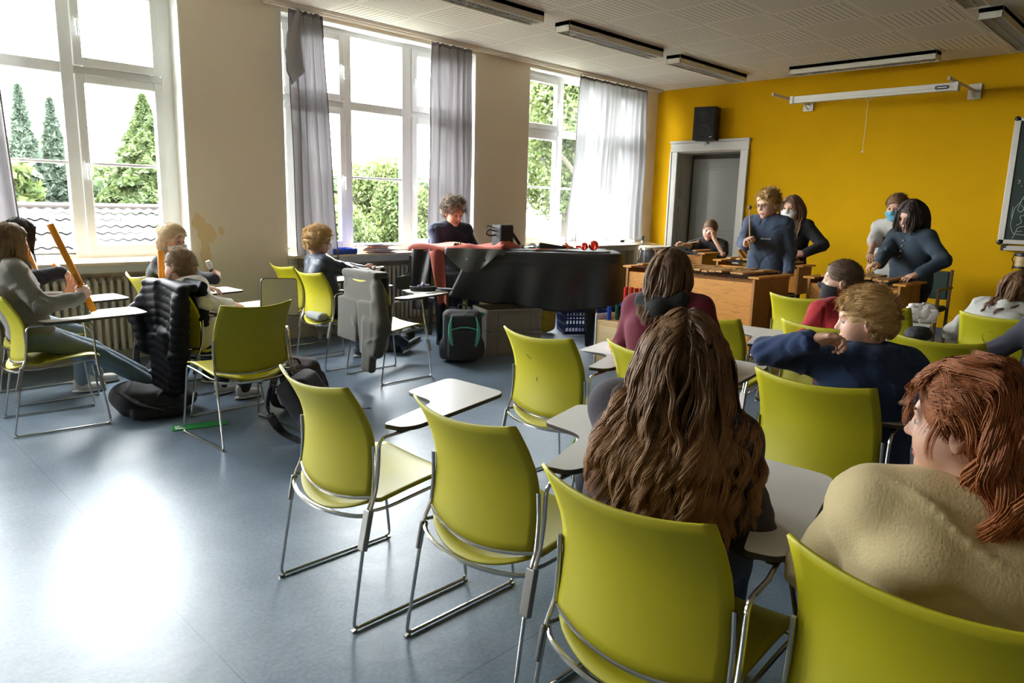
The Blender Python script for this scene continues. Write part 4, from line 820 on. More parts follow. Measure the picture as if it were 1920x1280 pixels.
cy = thing('crash_cymbal', 'brass cymbal on a chrome stand behind the conga', 'cymbal', (8.1, 5.55, 0)); q = MB(); q.lathe([(.0, 1.095), (.03, 1.09), (.045, 1.072), (.14, 1.06), (.23, 1.045), (.23, 1.042), (.14, 1.056), (.0, 1.06)], 32, TR((0, 0, 0), (.0, .03, 0)), cap=False); q.build('cymbal_disc', brass, cy); q = MB(); stand3(q, 0, 0, 1.12); q.build('stand', chrome, cy); q = MB(); q.cyl((0, 0, 1.09), (0, 0, 1.13), .014, n=10); q.cyl((0, 0, 1.13), (0, 0, 1.145), .022, n=10); q.build('wing_nut', black, cy)
tm = thing('tom_drum', 'tilted dark brown tom drum with chrome lugs beside the piano cover', 'drum', (7.25, 5.45, 0)); MT = TR((0, 0, .78), (.75, .35, 0)); q = MB(); q.lathe([(.15, -.13), (.15, .13)], 24, MT); q.build('drum_shell', tomm, tm); q = MB(); q.lathe([(.157, .11), (.16, .14), (.150, .142)], 24, MT, cap=False); q.lathe([(.157, -.11), (.16, -.14), (.150, -.142)], 24, MT, cap=False)
for k in range(8):
    a = k*PI/4; v = np.array([[.158*math.cos(a), .158*math.sin(a), -.12], [.158*math.cos(a), .158*math.sin(a), .12]])@MT[:3, :3].T+MT[:3, 3]; q.cyl(v[0], v[1], .006, n=6)
q.tube([(.0, .0, .70), (0, .0, .55), (.15, .1, .35)], .012, 8); stand3(q, .0, .0, .6); q.build('hardware', chrome, tm); q = MB(); q.lathe([(.15, .143), (.0, .143)], 24, MT, cap=False); q.build('drum_head', hd, tm)
sn = thing('snare_drum', 'chrome-rimmed snare drum low behind the red tubes', 'drum', (7.55, 5.75, 0)); q = MB(); q.lathe([(.18, .72), (.18, .86)], 28); q.build('drum_shell', shellb, sn); q = MB(); q.lathe([(.185, .85), (.188, .87), (.178, .872)], 28, cap=False); stand3(q, 0, 0, .72, .22); q.build('hardware', chrome, sn); q = MB(); q.lathe([(.178, .868), (0, .868)], 28, cap=False); q.build('drum_head', hd, sn)
hh = thing('hi_hat_stand', 'thin hi-hat rod with cymbals in front of the thin curtain', 'cymbal stand', (7.55, 6.25, 0)); q = MB(); stand3(q, 0, 0, 1.0, .25); q.cyl((0, 0, 1.0), (0, 0, 1.26), .004, n=6); q.build('stand', chrome, hh); q = MB(); q.lathe([(0, 1.0), (.17, .975), (.17, .972), (0, .99)], 28, cap=False); q.lathe([(0, .955), (.17, .968), (.17, .965), (0, .945)], 28, cap=False); q.build('cymbal_disc', brass, hh)
bd = thing('bass_drum', 'dark bass drum low behind the piano tail', 'drum', (8.25, 6.2, 0)); MT = TR((0, 0, .29), (PI/2, 0, .6)); q = MB(); q.lathe([(.28, -.2), (.28, .2)], 32, MT); q.build('drum_shell', shellb, bd); q = MB(); q.lathe([(.285, .17), (.29, .21), (.27, .212)], 32, MT, cap=False); q.build('rim_hardware', chrome, bd); q = MB(); q.lathe([(.27, .205), (0, .205)], 32, MT, cap=False); q.build('drum_head', hd, bd)
# bongo on a stand under the blackboard
bo = thing('bongo_drum', 'small wooden bongo with black rims under the blackboard', 'drum', (9.9, 1.62, 0)); 
q = MB(); q.lathe([(.085, .965), (.075, 1.09)], 24); q.build('drum_shell', pale, bo); q = MB(); q.lathe([(.085, 1.08), (.092, 1.085), (.092, 1.115), (.08, 1.12)], 24); q.lathe([(.09, .945), (.09, .968)], 24); 
for k in range(4): a = k*PI/2+.5; q.tube([(.092*math.cos(a), .092*math.sin(a), 1.1), (.115*math.cos(a), .115*math.sin(a), 1.05), (.09*math.cos(a), .09*math.sin(a), 1.0), (.10*math.cos(a), .10*math.sin(a), .93)], .006, 6)
stand3(q, .04, 0, .94, .3); q.build('rim_hardware', black, bo)
# ---- front wall things
sk = mat('speaker_black', (.012, .012, .014), .6); gri = mat('speaker_grille', (.02, .019, .02), .8, bump=.6, bs=300)
t = thing('wall_speaker', 'black loudspeaker on the yellow wall above the door', 'loudspeaker', (10.12, 5.94, 2.56), math.radians(14)); q = MB(); q.box((0, -.17, 0), (.25, .17, .49)); q.build('cabinet', sk, t, bevel=.005); q = MB(); q.box((-.012, -.155, .015), (0, .155, .475)); q.build('grille', gri, t, bevel=.004)
q = MB()
for zc, r_ in ((.13, .10), (.34, .085)): q.lathe([(r_, -.0), (r_*.98, .004), (r_*.8, .0)], 28, TR((-.012, 0, zc), (0, -PI/2, 0)), cap=False)
q.build('speaker_cone', sk, t); q = MB(); q.box((-.0145, -.13, .04), (-.012, -.09, .05)); q.build('badge', mat('badge_silver', (.6, .6, .6), .3, .5), t); q = MB(); q.bar((.2, 0, -.01), (.30, 0, -.03), .03, .02); q.box((.285, -.06, -.06), (.30, .06, .06)); q.build('wall_bracket', steel, t)
al = mat('screen_aluminium', (.60, .57, .50), .4, .2)
t = thing('projection_screen', 'rolled-up projection screen in its long case on two wall arms', 'projection screen', (9.50, 3.36, 2.93)); q = MB(); q.box((-.045, -.93, -.035), (.045, .93, .05)); q.box((-.05, -.93, -.008), (-.045, .93, .0)); q.build('screen_case', al, t, bevel=.006)
for s in (-1, 1): q = MB(); q.box((-.055, s*.94-.02, -.04), (.05, s*.94+.02, .055)); q.build('end_cap', mat('cap_white', (.65, .62, .55), .5), t)
for s, y in ((-1, -.905), (1, 1.12)):
    q = MB(); q.box((-.22, y-.014, .055), (.92, y+.014, .09)); q.box((.90, y-.07, -.02), (.925, y+.07, .16)); q.box((-.225, y-.012, .058), (-.218, y+.012, .087)); q.bar((.9, y, -.0), (.75, y, .06), .02, .012); q.build('wall_arm', al, t, bevel=.002)
q = MB(); q.prism(rnd_poly([(-.07, -.02), (.07, -.02), (.07, .02), (-.07, .02)], .019), 0, .003, np.array([[0, 0, -1, -.0505], [1, 0, 0, -.80], [0, 1, 0, .005], [0, 0, 0, 1.]])); q.build('badge', black, t)
q = MB(); q.box((-.0545, -.85, .001), (-.0535, -.75, .009)); q.build('badge_lettering', paper, t)
q = MB(); q.cyl((0, -.0, -.07), (0, .0, -.66), .0022, n=6); q.tube([(0, -.05, -.035), (0, 0, -.075), (0, .05, -.035)], .002, 5); q.ball((0, 0, -.67), .014, 10); q.build('pull_cord', mat('cord_white', (.75, .72, .6), .6), t)
# blackboard
t = thing('blackboard', 'dark green blackboard with chalk writing at the right edge', 'blackboard', (10.36, 1.0, 1.2)); q = MB(); q.box((0, -.93, .02), (.03, .93, 1.44)); q.build('board_panel', mat('chalkboard', (.014, .026, .018), .7, var=.25, vs=4), t)
q = MB()
for lo, hi in (((-.012, .92, 0), (.035, .985, 1.46)), ((-.012, -.985, 0), (.035, -.92, 1.46)), ((-.012, -.98, 0), (.035, .98, .05)), ((-.012, -.98, 1.42), (.035, .98, 1.46)), ((-.06, -.90, -.07), (.03, .90, -.02)), ((-.07, -.9, -.075), (-.06, .9, -.05))): q.box(lo, hi)
q.build('board_frame', al, t, bevel=.004); q = MB()
for y, z in ((.965, .015), (.965, 1.445)): q.ball((.01, y, z), .032, 12)
q.box((-.065, .88, -.08), (.03, .93, -.01)); q.build('corner_cap', black, t)
chalk = mat('chalk', (.50, .55, .48), .95); q = MB()
def ch(pts): q.tube([(-.0015, .93-x_, z_) for x_, z_ in rnd_path([(a, b, 0) for a, b in pts], .02) for z_ in [0]] if 0 else [(-.0012, .93-p_[0], p_[1]) for p_ in rnd_path([(a, b, 0) for a, b in pts], .03)], .0028, 4)
ch([(.30, .60), (.16, .56), (.07, .42), (.05, .22), (.09, .12), (.30, .10)])
ch([(.14, .56), (.10, .40), (.13, .37), (.17, .41), (.13, .46)]); ch([(.19, .34), (.13, .33), (.15, .29), (.16, .25), (.11, .22)])
ch([(.19, .21), (.13, .20), (.09, .06)]); ch([(.12, .145), (.18, .155)]); ch([(.20, .145), (.24, .15)]); ch([(.20, .13), (.24, .135)]); ch([(.20, .28), (.24, .285)])
ch([(.22, .90), (.19, .86), (.16, .82), (.155, .79), (.18, .80), (.20, .88), (.19, .78)]); ch([(.06, .74), (.09, .745), (.07, .70)]); ch([(.10, .68), (.11, .67)]); ch([(.05, .44), (.055, .30)]); ch([(.22, 1.36), (.24, 1.33)]); q.build('chalk_writing', chalk, t)
# wooden armchair at the wall
dwood = mat('dark_wood', (.09, .05, .025), .4); t = thing('wooden_armchair', 'dark wooden armchair with green seat at the wall behind the dark-haired child', 'armchair', (9.55, 2.55, 0), PI)
for s in (-1, 1):
    q = MB(); q.box((-.28, s*.27-.02, .655), (.30, s*.27+.02, .68)); q.build('armrest', dwood, t, bevel=.006)
    for x_ in (-.22, .24): q = MB(); q.box((x_-.018, s*.27-.016, 0), (x_+.018, s*.27+.016, .66 if x_ > 0 else .88)); q.build('leg', dwood, t, bevel=.004)
q = MB(); q.box((-.24, -.25, .38), (.26, .25, .45)); q.build('seat', mat('dark_green_cloth', (.03, .05, .04), .9), t, bevel=.02); q = MB(); q.box((-.24, -.25, .52), (-.20, .25, .86)); q.build('backrest', MATS['dark_green_cloth'], t, bevel=.015)
# ---- small things on tablets and floor
gp = mat('green_plastic', (.01, .42, .07), .35, trans=.2); t = thing('plastic_folder', 'green transparent plastic ruler lying on the floor under the chair with papers', 'ruler', (1.84, 4.71, 0), math.radians(-15)); q = MB(); q.box((-.17, -.055, 0), (.17, .055, .006)); q.build('ruler_plate', gp, t); q = MB(); q.box((-.15, -.035, .006), (-.09, -.01, .0072)); q.box((-.15, .005, .006), (-.12, .03, .0072)); q.build('sticker', paper, t)
def sheet(name, label, x, y, z, rz, w, d, h=.003, m=paper, cat='papers'):
    o = boxes(name, m, [((-w/2, -d/2, 0), (w/2, d/2, h))]); o.location = (x, y, z); o.rotation_euler = (0, 0, rz); return tag(o, label, cat)
sheet('paper_sheet', 'white papers lying on the seat of the chair seen from behind', 2.02, 4.33, .450, .15, .26, .22, .006); sheet('paper_booklet', 'blue booklet sticking out on the seat with white papers', 1.89, 4.46, .452, .1, .1, .14, .006, mat('blue_cover', (.05, .25, .5), .5), 'booklet')
sheet('paper_sheet', 'sheet of paper under the salmon pencil case on a tablet', 3.26, 2.40, .718, .2, .34, .24)
sheet('paper_sheet', 'notebook under the black pencil case in front of the cardigan chair', 4.07, 5.11, .718, .1, .28, .30, .008)
sal = mat('salmon_fabric', (.75, .27, .20), .7, bump=.2, bs=60); t = thing('pencil_case', 'salmon pink box-shaped pencil case on a tablet by the maroon hoodie', 'pencil case', (3.30, 2.36, .722), .3); blob('case_body', [('b', (0, 0, .032), (.10, .05, .031), .02, 0)], .006, sal, t); q = MB()
for z in (.022, .042): q.tube([(.101*c[0]/.1, c[1], z) for c in rnd_poly([(-.1, -.05), (.1, -.05), (.1, .05), (-.1, .05)], .02)], .002, 5, closed=True)
q.build('zip', mat('zip_pink', (.8, .45, .35), .5), t); q = MB(); rng = np.random.RandomState(1)
for k in range(9): q.ball((rng.rand()*.16-.08, rng.rand()*.07-.035, .063), .008, 6, (1, 1, .2))
q.build('print_dots', mat('print', (.25, .35, .45), .7), t)
t = thing('pencil_case', 'open black pencil case with markers on the tablet before the piano', 'pencil case', (4.04, 5.10, .727), math.radians(-25)); q = MB(); q.lathe([(.09, 0), (.10, .02), (.10, .04), (.092, .042), (.085, .02), (0, .02)], 24, np.diag([1.25, .75, 1, 1.])); q.build('case_body', blackcloth, t); q = MB(); q.tube([(-.05, 0, .04), (.06, .02, .045)], .012, 8); q.ball((.0, .0, .055), .02, 10); q.build('marker', mat('violet_white', (.45, .42, .7), .4), t); q = MB(); q.bar((.08, 0, .02), (.26, -.03, .01), .10, .012); q.build('case_lid', blackcloth, t)
ww = mat('white_wax_cloth', (.72, .68, .66), .6, bump=.3, bs=30); t = thing('pencil_bag', 'white crumpled pencil bag standing on a tablet near the yellow wall', 'pencil bag', (5.98, 1.56, .718), .5); blob('bag_body', [('b', (0, 0, .055), (.07, .095, .053), .015, 0), ('b', (0, 0, .115), (.02, .08, .02), .012, .04)], .007, ww, t, fold=.018, fs=30); q = MB(); q.tube([(0, -.06, .128), (.02, 0, .137), (0, .06, .128)], .005, 6); q.build('zip', mat('dark_zip', (.12, .06, .06), .6), t)
t = thing('lanyard_strap', 'short black strap end lying on the floor among the chairs', 'strap', (2.89, 4.36, 0), -.5); q = MB(); q.box((-.06, -.006, 0), (.04, .006, .004)); q.box((.03, -.011, 0), (.06, .011, .006)); q.build('strap_band', black, t)
t = thing('glove_cloth', 'black crumpled cap on a tablet left of the red-haired girl', 'cap', (5.05, 1.32, .72)); blob('cap_body', [('e', (0, 0, .04), (.10, .08, .05), .02), ('e', (.05, .03, .03), (.07, .06, .04), .02)], .01, blackcloth, t, fold=.01, fs=30)
# ---- clothes hung over chairs
def draped(name, label, cat, x, y, deg, m, prims, fold, fs, h=.012, quilt=0, qdir=None):
    t = thing(name, label, cat, (x, y, 0), math.radians(deg)); base = sdf(prims, fold, fs, 5)
    def f(P):
        d = base(P)
        if quilt: d = d-quilt*np.abs(np.sin(PI*(P[:, 2]+.12*np.abs(P[:, 1])+.3*np.clip(-.2-P[:, 0], -.3, .1))/.055))**.5
        return d
    blob('cloth_body', prims, h, m, t, fn=f); return t
puf = mat('black_puffer', (.008, .0075, .011), .6, bump=.15, bs=90)
puf.node_tree.nodes['Principled BSDF'].inputs['Specular IOR Level'].default_value = .12
def rx(a, ax='X'): return np.array(Matrix.Rotation(a, 3, ax))
t = draped('puffer_jacket', 'black quilted puffer jacket hanging over the chair of the boy in white', 'jacket', 2.14, 5.20, 0, puf,
    [('b', (-.30, -.12, .62), (.028, .20, .30), .025, .02, rx(.06, 'Y')), ('b', (-.31, .16, .66), (.028, .12, .26), .025, .03), ('b', (-.34, -.04, .36), (.035, .17, .22), .03, .05, rx(-.12)), ('b', (-.245, -.05, .897), (.06, .25, .018), .016, .02),
     ('c', (-.27, .27, .85), (-.36, .38, .66), .055, .06, .04), ('c', (-.36, .38, .66), (-.36, .18, .44), .06, .05, .03), ('c', (-.30, -.27, .80), (-.34, -.28, .42), .042, .042, .05), ('c', (-.34, -.28, .42), (-.32, -.24, .22), .042, .036, .05), ('b', (-.13, -.05, .78), (.02, .22, .15), .02, .03)], .008, 8, .009, .012)
knit = mat('grey_knit', (.085, .076, .060), .95, bump=.25, bs=220, sheen=.3)
t = draped('knitted_cardigan', 'grey knitted cardigan hanging over a chair in front of the boy with glasses', 'cardigan', 3.65, 5.09, 0, knit,
    [('b', (-.285, .0, .66), (.016, .235, .27), .015, .02, rx(.05, 'Y')), ('b', (-.235, 0, .915), (.075, .245, .024), .02, .03), ('b', (-.31, .14, .52), (.02, .15, .18), .015, .03, rx(.06)), ('b', (-.32, -.16, .48), (.022, .12, .22), .02, .03, rx(-.05)),
     ('c', (-.27, -.24, .82), (-.30, -.34, .52), .05, .06, .05), ('c', (-.30, -.34, .52), (-.33, -.31, .30), .06, .05, .05), ('b', (-.335, -.20, .34), (.035, .075, .22), .03, .05, rx(.08)), ('b', (-.14, 0, .76), (.016, .2, .14), .014, .03)], .009, 9, .010)
q = MB(); [q.ball((-.335+.0*k, -.385+.01*k, .18+.12*k), .010, 8, (.5, 1, 1)) for k in range(4)]; q.build('button', black, t)
t = thing('folded_beanie', 'grey striped folded cloth on the seat of the boy with glasses', 'cloth', (3.36, 5.76, .44)); blob('cloth_body', [('b', (0, 0, .04), (.07, .13, .035), .03, 0)], .01, mat('striped_grey', (.35, .36, .35), .9), t, fold=.006, fs=20)
# ================================================================ PEOPLE
def skinmat(name, c):
    m = mat(name, c, .5, bump=.06, bs=300, var=.06, vs=25); p = m.node_tree.nodes['Principled BSDF']
    p.inputs['Subsurface Weight'].default_value = .12; p.inputs['Subsurface Radius'].default_value = (.4, .15, .08); p.inputs['Subsurface Scale'].default_value = .02; return m
skin = skinmat('skin', (.62, .36, .25)); skin2 = skinmat('skin_rosy', (.60, .30, .21))
lipm = mat('lip', (.45, .17, .14), .45); eyew = mat('eye_white', (.48, .44, .42), .3); irism = mat('iris', (.08, .06, .05), .15); sockm = mat('lid_shade', (.42, .22, .16), .6)
def hairmat(name, c1, c2, rough=.6):
    m = bpy.data.materials.new(name); m.use_nodes = True; N, L = nt(m); p = N['Principled BSDF']; p.inputs['Roughness'].default_value = rough
    g = N.new('ShaderNodeNewGeometry'); n = N.new('ShaderNodeTexNoise'); n.inputs['Scale'].default_value = 14; tc = N.new('ShaderNodeTexCoord'); L.new(tc.outputs['Object'], n.inputs[0])
    n3 = N.new('ShaderNodeTexNoise'); n3.inputs['Scale'].default_value = 170; n3.inputs['Detail'].default_value = 3; L.new(tc.outputs['Object'], n3.inputs[0]); b3 = N.new('ShaderNodeBump'); b3.inputs['Strength'].default_value = .5; b3.inputs['Distance'].default_value = .004; L.new(n3.outputs[0], b3.inputs['Height']); L.new(b3.outputs[0], p.inputs['Normal'])
    f = MM(N, L, 'ADD', MM(N, L, 'MULTIPLY', g.outputs['Random Per Island'], .6), MM(N, L, 'MULTIPLY', n.outputs[0], .45)); L.new(mix(N, L, f, c1, c2), p.inputs['Base Color'])
    at_ = N.new('ShaderNodeAttribute'); at_.attribute_name = 'tip'; c3 = tuple(min(1, q_*1.9) for q_ in c2); L.new(mix(N, L, MM(N, L, 'MULTIPLY', MM(N, L, 'POWER', at_.outputs['Fac'], 1.6), .75), p.inputs['Base Color'].links[0].from_socket, c3), p.inputs['Base Color']); return m
H_ = dict(brown=hairmat('hair_brown', (.075, .035, .015), (.27, .14, .058)), brown2=hairmat('hair_mid_brown', (.10, .05, .025), (.26, .145, .07)), red=hairmat('hair_red', (.17, .045, .012), (.42, .14, .035)), blond=hairmat('hair_blond', (.42, .25, .09), (.80, .56, .27)),
          pale=hairmat('hair_pale', (.45, .33, .18), (.78, .64, .42)), dark=hairmat('hair_dark', (.016, .008, .006), (.055, .028, .018)), short=hairmat('hair_short_brown', (.08, .045, .025), (.20, .12, .065)), dirty=hairmat('hair_dirty_blond', (.12, .07, .035), (.42, .27, .13)), grey=hairmat('hair_greybrown', (.10, .065, .04), (.28, .20, .13)))
def cloth(name, c, bump=.25, bs=160, rough=.92): return mat(name, c, rough, bump=bump, bs=bs, sheen=.06, var=.06, vs=8)
def ik(a, c, l1, l2, pole):
    a, c = np.array(a, float), np.array(c, float); d = c-a; L_ = np.linalg.norm(d); mx = (l1+l2)*.995
    if L_ > mx: c = a+d/L_*mx; d = c-a; L_ = mx
    n = d/L_; x = (l1*l1-l2*l2+L_*L_)/(2*L_); h = math.sqrt(max(1e-6, l1*l1-x*x)); p = np.array(pole, float); p = p-n*(p@n); p /= np.linalg.norm(p)+1e-9
    return a+n*x+p*h, c
def basis(fwd, up):
    f = np.array(fwd, float); f /= np.linalg.norm(f); u = np.array(up, float); u = u-f*(u@f); u /= np.linalg.norm(u); return np.stack([f, np.cross(u, f), u], 1)  # columns x fwd, y left, z up
def tform(prims, R, c, s):
    out = []
    for p in prims:
        g = lambda v: np.array(v, float)*s@R.T+c
        if p[0].endswith('c'): out.append((p[0], g(p[1]), g(p[2]), p[3]*s, p[4]*s, p[5]*s))
        elif p[0].endswith('e'): out.append((p[0], g(p[1]), np.array(p[2])*s, p[3]*s, R@(p[4] if len(p) > 4 else np.eye(3))))
    return out
def head_prims(fat=0, female=False):
    P = [('e', (-.012, 0, .034), (.098, .077, .090), .01), ('e', (.030, 0, -.045), (.058, .056+fat, .074), .05), ('e', (-.02, 0, -.03), (.07, .062+fat, .07), .04),
         ('e', (.066, 0, -.098), (.020, .022, .018), .03), ('e', (.05, .036, -.035), (.030, .024+fat, .034), .03), ('e', (.05, -.036, -.035), (.030, .024+fat, .034), .03),
         ('c', (.076, -.03, .026), (.076, .03, .026), .012, .012, .022)]
    for s in (1, -1): P.append(('-e', (.097, s*.031, .004), (.016, .019, .013), .014))
    P += [('c', (.082, 0, .012), (.103, 0, -.026), .007, .011, .012), ('e', (.092, .010, -.030), (.009, .007, .006), .006), ('e', (.092, -.010, -.030), (.009, .007, .006), .006),
          ('e', (.084, 0, -.058), (.012, .024, .007), .006), ('e', (.082, 0, -.071), (.012, .020, .007), .006), ('-e', (.098, 0, -.0645), (.01, .022, .0022), .004)]
    for s in (1, -1):
        Re = np.array(Matrix.Rotation(s*.35, 3, 'Z') @ Matrix.Rotation(-.2, 3, 'Y')); P += [('e', (-.008, s*.079, -.004), (.020, .008, .031), .006, Re), ('-e', (-.004, s*.089, -.002), (.010, .006, .018), .004, Re), ('e', (-.004, s*.082, -.028), (.008, .006, .010), .008)]
    return P
def hand_prims(side, curl, thumb=.5, spread=.06, point=0):
    """x = finger direction, z = back of hand, y = towards thumb (side=+1) ; returns prims in hand frame, length about .17"""
    P = [('c', (0, 0, 0), (.035, 0, 0), .024, .026, .02), ('e', (.052, .002*side, 0), (.045, .040, .016), .02), ('e', (.03, .025*side, -.006), (.028, .016, .014), .015)]
    L4 = [(.030, .070, .024, .019, 1.0), (.010, .078, .027, .021, .95), (-.010, .074, .025, .019, 1.0), (-.029, .058, .020, .016, 1.1)]
    for k, (y, l1, l2, l3, cf) in enumerate(L4):
        base = np.array([.088-abs(k-1)*.004, y*side, 0.]); a = 0.; sp = (1.5-k)*spread; c_ = curl[k] if isinstance(curl, (list, tuple)) else curl; p = base; r = .0088 if k < 3 else .0078
        P.append(('c', (.055, y*side*.8, 0), tuple(base), .0125, r*1.15, .012))
        for j, l in enumerate((l1*.58, l2, l3)):
            a += c_*cf*(.9 if j == 0 else 1.15 if j == 1 else .75); d = np.array([math.cos(a)*math.cos(sp), math.sin(sp)*side*math.cos(a), -math.sin(a)]); q = p+d*l; P.append(('c', tuple(p), tuple(q), r, r*.93, .004)); p = q; r *= .93
    p = np.array([.022, .030*side, -.006]); d1 = np.array([.62, .62*side*(1-.55*thumb), -.55*thumb]); d1 /= np.linalg.norm(d1); q = p+d1*.042; P.append(('c', tuple(p), tuple(q), .0135, .0105, .012))
    d2 = np.array([.85, .25*side*(1-1.6*thumb), -.7*thumb]); d2 /= np.linalg.norm(d2); q2 = q+d2*.030; P.append(('c', tuple(q), tuple(q2), .0103, .0088, .004)); P.append(('c', tuple(q2), tuple(q2+d2*.014), .0088, .007, .004)); return P
def tubes_fast(name, PP, R_, m, parent, n=3, tip=0.):
    """PP (S,K,3) strands, R_ (K,) radius profile or (S,K)"""
    S_, K, _ = PP.shape; T = np.gradient(PP, axis=1); T /= np.linalg.norm(T, axis=2)[..., None]+1e-12
    ref = np.array([.31, .57, .76]); u = np.cross(T, ref); u /= np.linalg.norm(u, axis=2)[..., None]+1e-12; w = np.cross(T, u)
    R_ = np.broadcast_to(R_, (S_, K))[..., None]; V = np.stack([PP+R_*(u*math.cos(2*PI*j/n)+w*math.sin(2*PI*j/n)) for j in range(n)], 2).reshape(-1, 3)
    i0 = (np.arange(S_)[:, None, None]*K*n+np.arange(K-1)[None, :, None]*n+np.arange(n)[None, None, :]); i1 = (np.arange(S_)[:, None, None]*K*n+np.arange(K-1)[None, :, None]*n+((np.arange(n)+1) % n)[None, None, :])
    F_ = np.stack([i0, i1, i1+n, i0+n], -1).reshape(-1, 4); me = rawmesh(name, V, F_)
    if tip: a_ = me.attributes.new('tip', 'FLOAT', 'POINT'); a_.data.foreach_set('value', np.broadcast_to(np.linspace(0, tip, K)[None, :, None], (S_, K, n)).astype(np.float32).ravel())
    return link(name, me, m, parent)
def make_hair(root, R, c, s, style, m, n, bodyf, seed=0, length=.3, rad=.0016, wave=.01, clump=70, part=.0, fringe=False, pull=.10, back=False, tip=0., drift=.12, vol=.010, tight=.62):
    rng = np.random.RandomState(seed); rx_ = np.array([.102, .081, .094]); cc = np.array([-.012, 0, .036]); long_ = style in ('long', 'bob', 'pony')
    # scalp cap
    t = {'crop': .004, 'short': .010, 'curly': .014}.get(style, .012)
    cap = [('e', cc+np.array([0, 0, 0 if long_ else .007]), rx_+(t if not long_ else .004), .0), ('e', (-.035, 0, -.01), (.072+t, .066+t, .075), .02), ('-e', (.112, 0, -.035), (.080, .078, .098), .012), ('-e', (.035, .095, -.06), (.05, .045, .075), .01), ('-e', (.035, -.095, -.06), (.05, .045, .075), .01)]
    if not long_: cap[1] = ('e', (-.036, 0, -.010), (.082+t, .073+t*.6, .080), .02); cap.append(('-e', (-.02, 0, -.175), (.16, .16, .105), .02))
    if not back: blob('hair_cap', tform(cap, R, c, s), .006*s, m, root, fold=.0025, fs=60, seed=seed)
    d = rng.randn(n*4, 3); d /= np.linalg.norm(d, axis=1)[:, None]; P = cc+d*(rx_+t*.5)
    zmin = np.where(P[:, 0] > .02, .022+.5*(P[:, 0]-.02), np.interp(P[:, 0], [-.12, -.03, .02], [-.055, -.02, .03])); hl = (P[:, 0] > .055) & (P[:, 2] < .082)
    P = P[(P[:, 2] > zmin) & ~hl & ((P[:, 0] < -.03) | (not back))][:n]
    if not long_:
        c1, r1 = np.array([-.036, 0, -.010]), np.array([.083+t, .074+t*.6, .081]); d2 = rng.randn(n*5, 3); d2 /= np.linalg.norm(d2, axis=1)[:, None]; P2 = c1+d2*r1; P2 = P2[(P2[:, 2] < .015) & (P2[:, 2] > -.068) & (P2[:, 0] < -.012) & ((((P2-cc)/(rx_+.002))**2).sum(1) > 1)][:n//2]; P = np.vstack([P[:n-len(P2)], P2])
    n = len(P); nr = (P-cc)/rx_**2; nr /= np.linalg.norm(nr, axis=1)[:, None]
    ci = P[rng.choice(n, min(clump, n), False)]; cl = np.argmin(((P[:, None]-ci[None])**2).sum(2), 1); cr = rng.rand(len(ci), 8)
    if long_:
        K = 26 if style != 'bob' else 18; sd = np.sign(P[:, 1]-part+1e-4); v = np.c_[-.30-.3*(P[:, 0] < 0), sd*.50, -.10*np.ones(n)]+nr*.05
        if style == 'pony': v = np.c_[-1*np.ones(n), -P[:, 1]*3, .1*np.ones(n)]
        L_ = length*(.74+.24*cr[cl, 5]+.10*rng.rand(n))*(1 if style != 'bob' else .9+.2*(P[:, 2]+.1)); st = L_/(K-1); pts = [P.copy()]; p = P.copy(); g = np.array([0, 0, -1.])@R; W0 = R
        for k in range(1, K):
            gw = np.where(p[:, 0] > -.045, .045, .40) if style == 'pony' else (.40 if k > 2 else .2)*np.ones(n); v = v*.70+g*gw[:, None]; v[:, 1] -= pull*np.clip(p[:, 1]/.09, -1.5, 1.5)*(p[:, 2] < -.02); v[:, 0] -= .05*(p[:, 2] < 0); v += (cr[cl, :3]-.5)*drift; v /= np.linalg.norm(v, axis=1)[:, None]; p = p+v*st[:, None]
            q = (p-cc)/(rx_+.006+vol*cr[cl, 3:4]); r = np.linalg.norm(q, axis=1); ins = r < 1; p[ins] = cc+(q[ins]/r[ins, None])*(rx_+.006+vol*cr[cl[ins], 3:4])
            if style == 'pony': p[:, 2] = np.minimum(p[:, 2], .143+.006*cr[cl, 1])
            fz = (p[:, 0] > .055) & (np.abs(p[:, 1]) < .052) & (p[:, 2] < .075); p[fz, 1] = np.sign(p[fz, 1]+.001)*np.maximum(np.abs(p[fz, 1]), .058)      # keep the face clear
            if bodyf is not None and k > 5:
                wp = p*s@R.T+c; dd = bodyf(wp)-.012*cr[cl, 2]; ii = dd < 0
                if ii.any():
                    e = .004; gr_ = np.stack([bodyf(wp[ii]+np.eye(3)[a]*e)-bodyf(wp[ii]-np.eye(3)[a]*e) for a in range(3)], 1); gr_ /= np.linalg.norm(gr_, axis=1)[:, None]+1e-9; wp[ii] -= gr_*dd[ii, None]; p = ((wp-c)@R)/s
            pts.append(p.copy())
        PP = np.stack(pts, 1); tt = np.linspace(0, 1, K); 
        cen = np.stack([PP[cl == k].mean(0) if (cl == k).any() else PP[0] for k in range(len(ci))]); PP = PP+(cen[cl]-PP)*(tight*tt**1.2)[None, :, None]*(.4+.6*cr[cl, 4])[:, None, None]
        fr = (1.6+1.8*cr[cl, 5])[:, None]*(length/.4); ph = cr[cl, 6][:, None]*6.3; A = wave*(tt**.9)[None]*(.5+cr[cl, 7])[:, None]
        PP[:, :, 0] += A*np.sin(fr*tt*6.3+ph)*.8; PP[:, :, 1] += A*np.cos(fr*tt*6.3+ph); PP += rng.randn(n, 1, 3)*.003*tt[None, :, None]
        Rr = rad*np.interp(tt, [0, .1, .7, 1], [.8, 1.1, 1, .25])
    else:
        K = 7; tt = np.linspace(0, 1, K); comb = {'crop': np.array([.3, 0, .2]), 'short': np.array([.8, .55, .1]), 'curly': np.array([.2, 0, .2]), 'back': np.array([-.6, .3, .4])}.get(style, np.array([.6, .3, .2]))
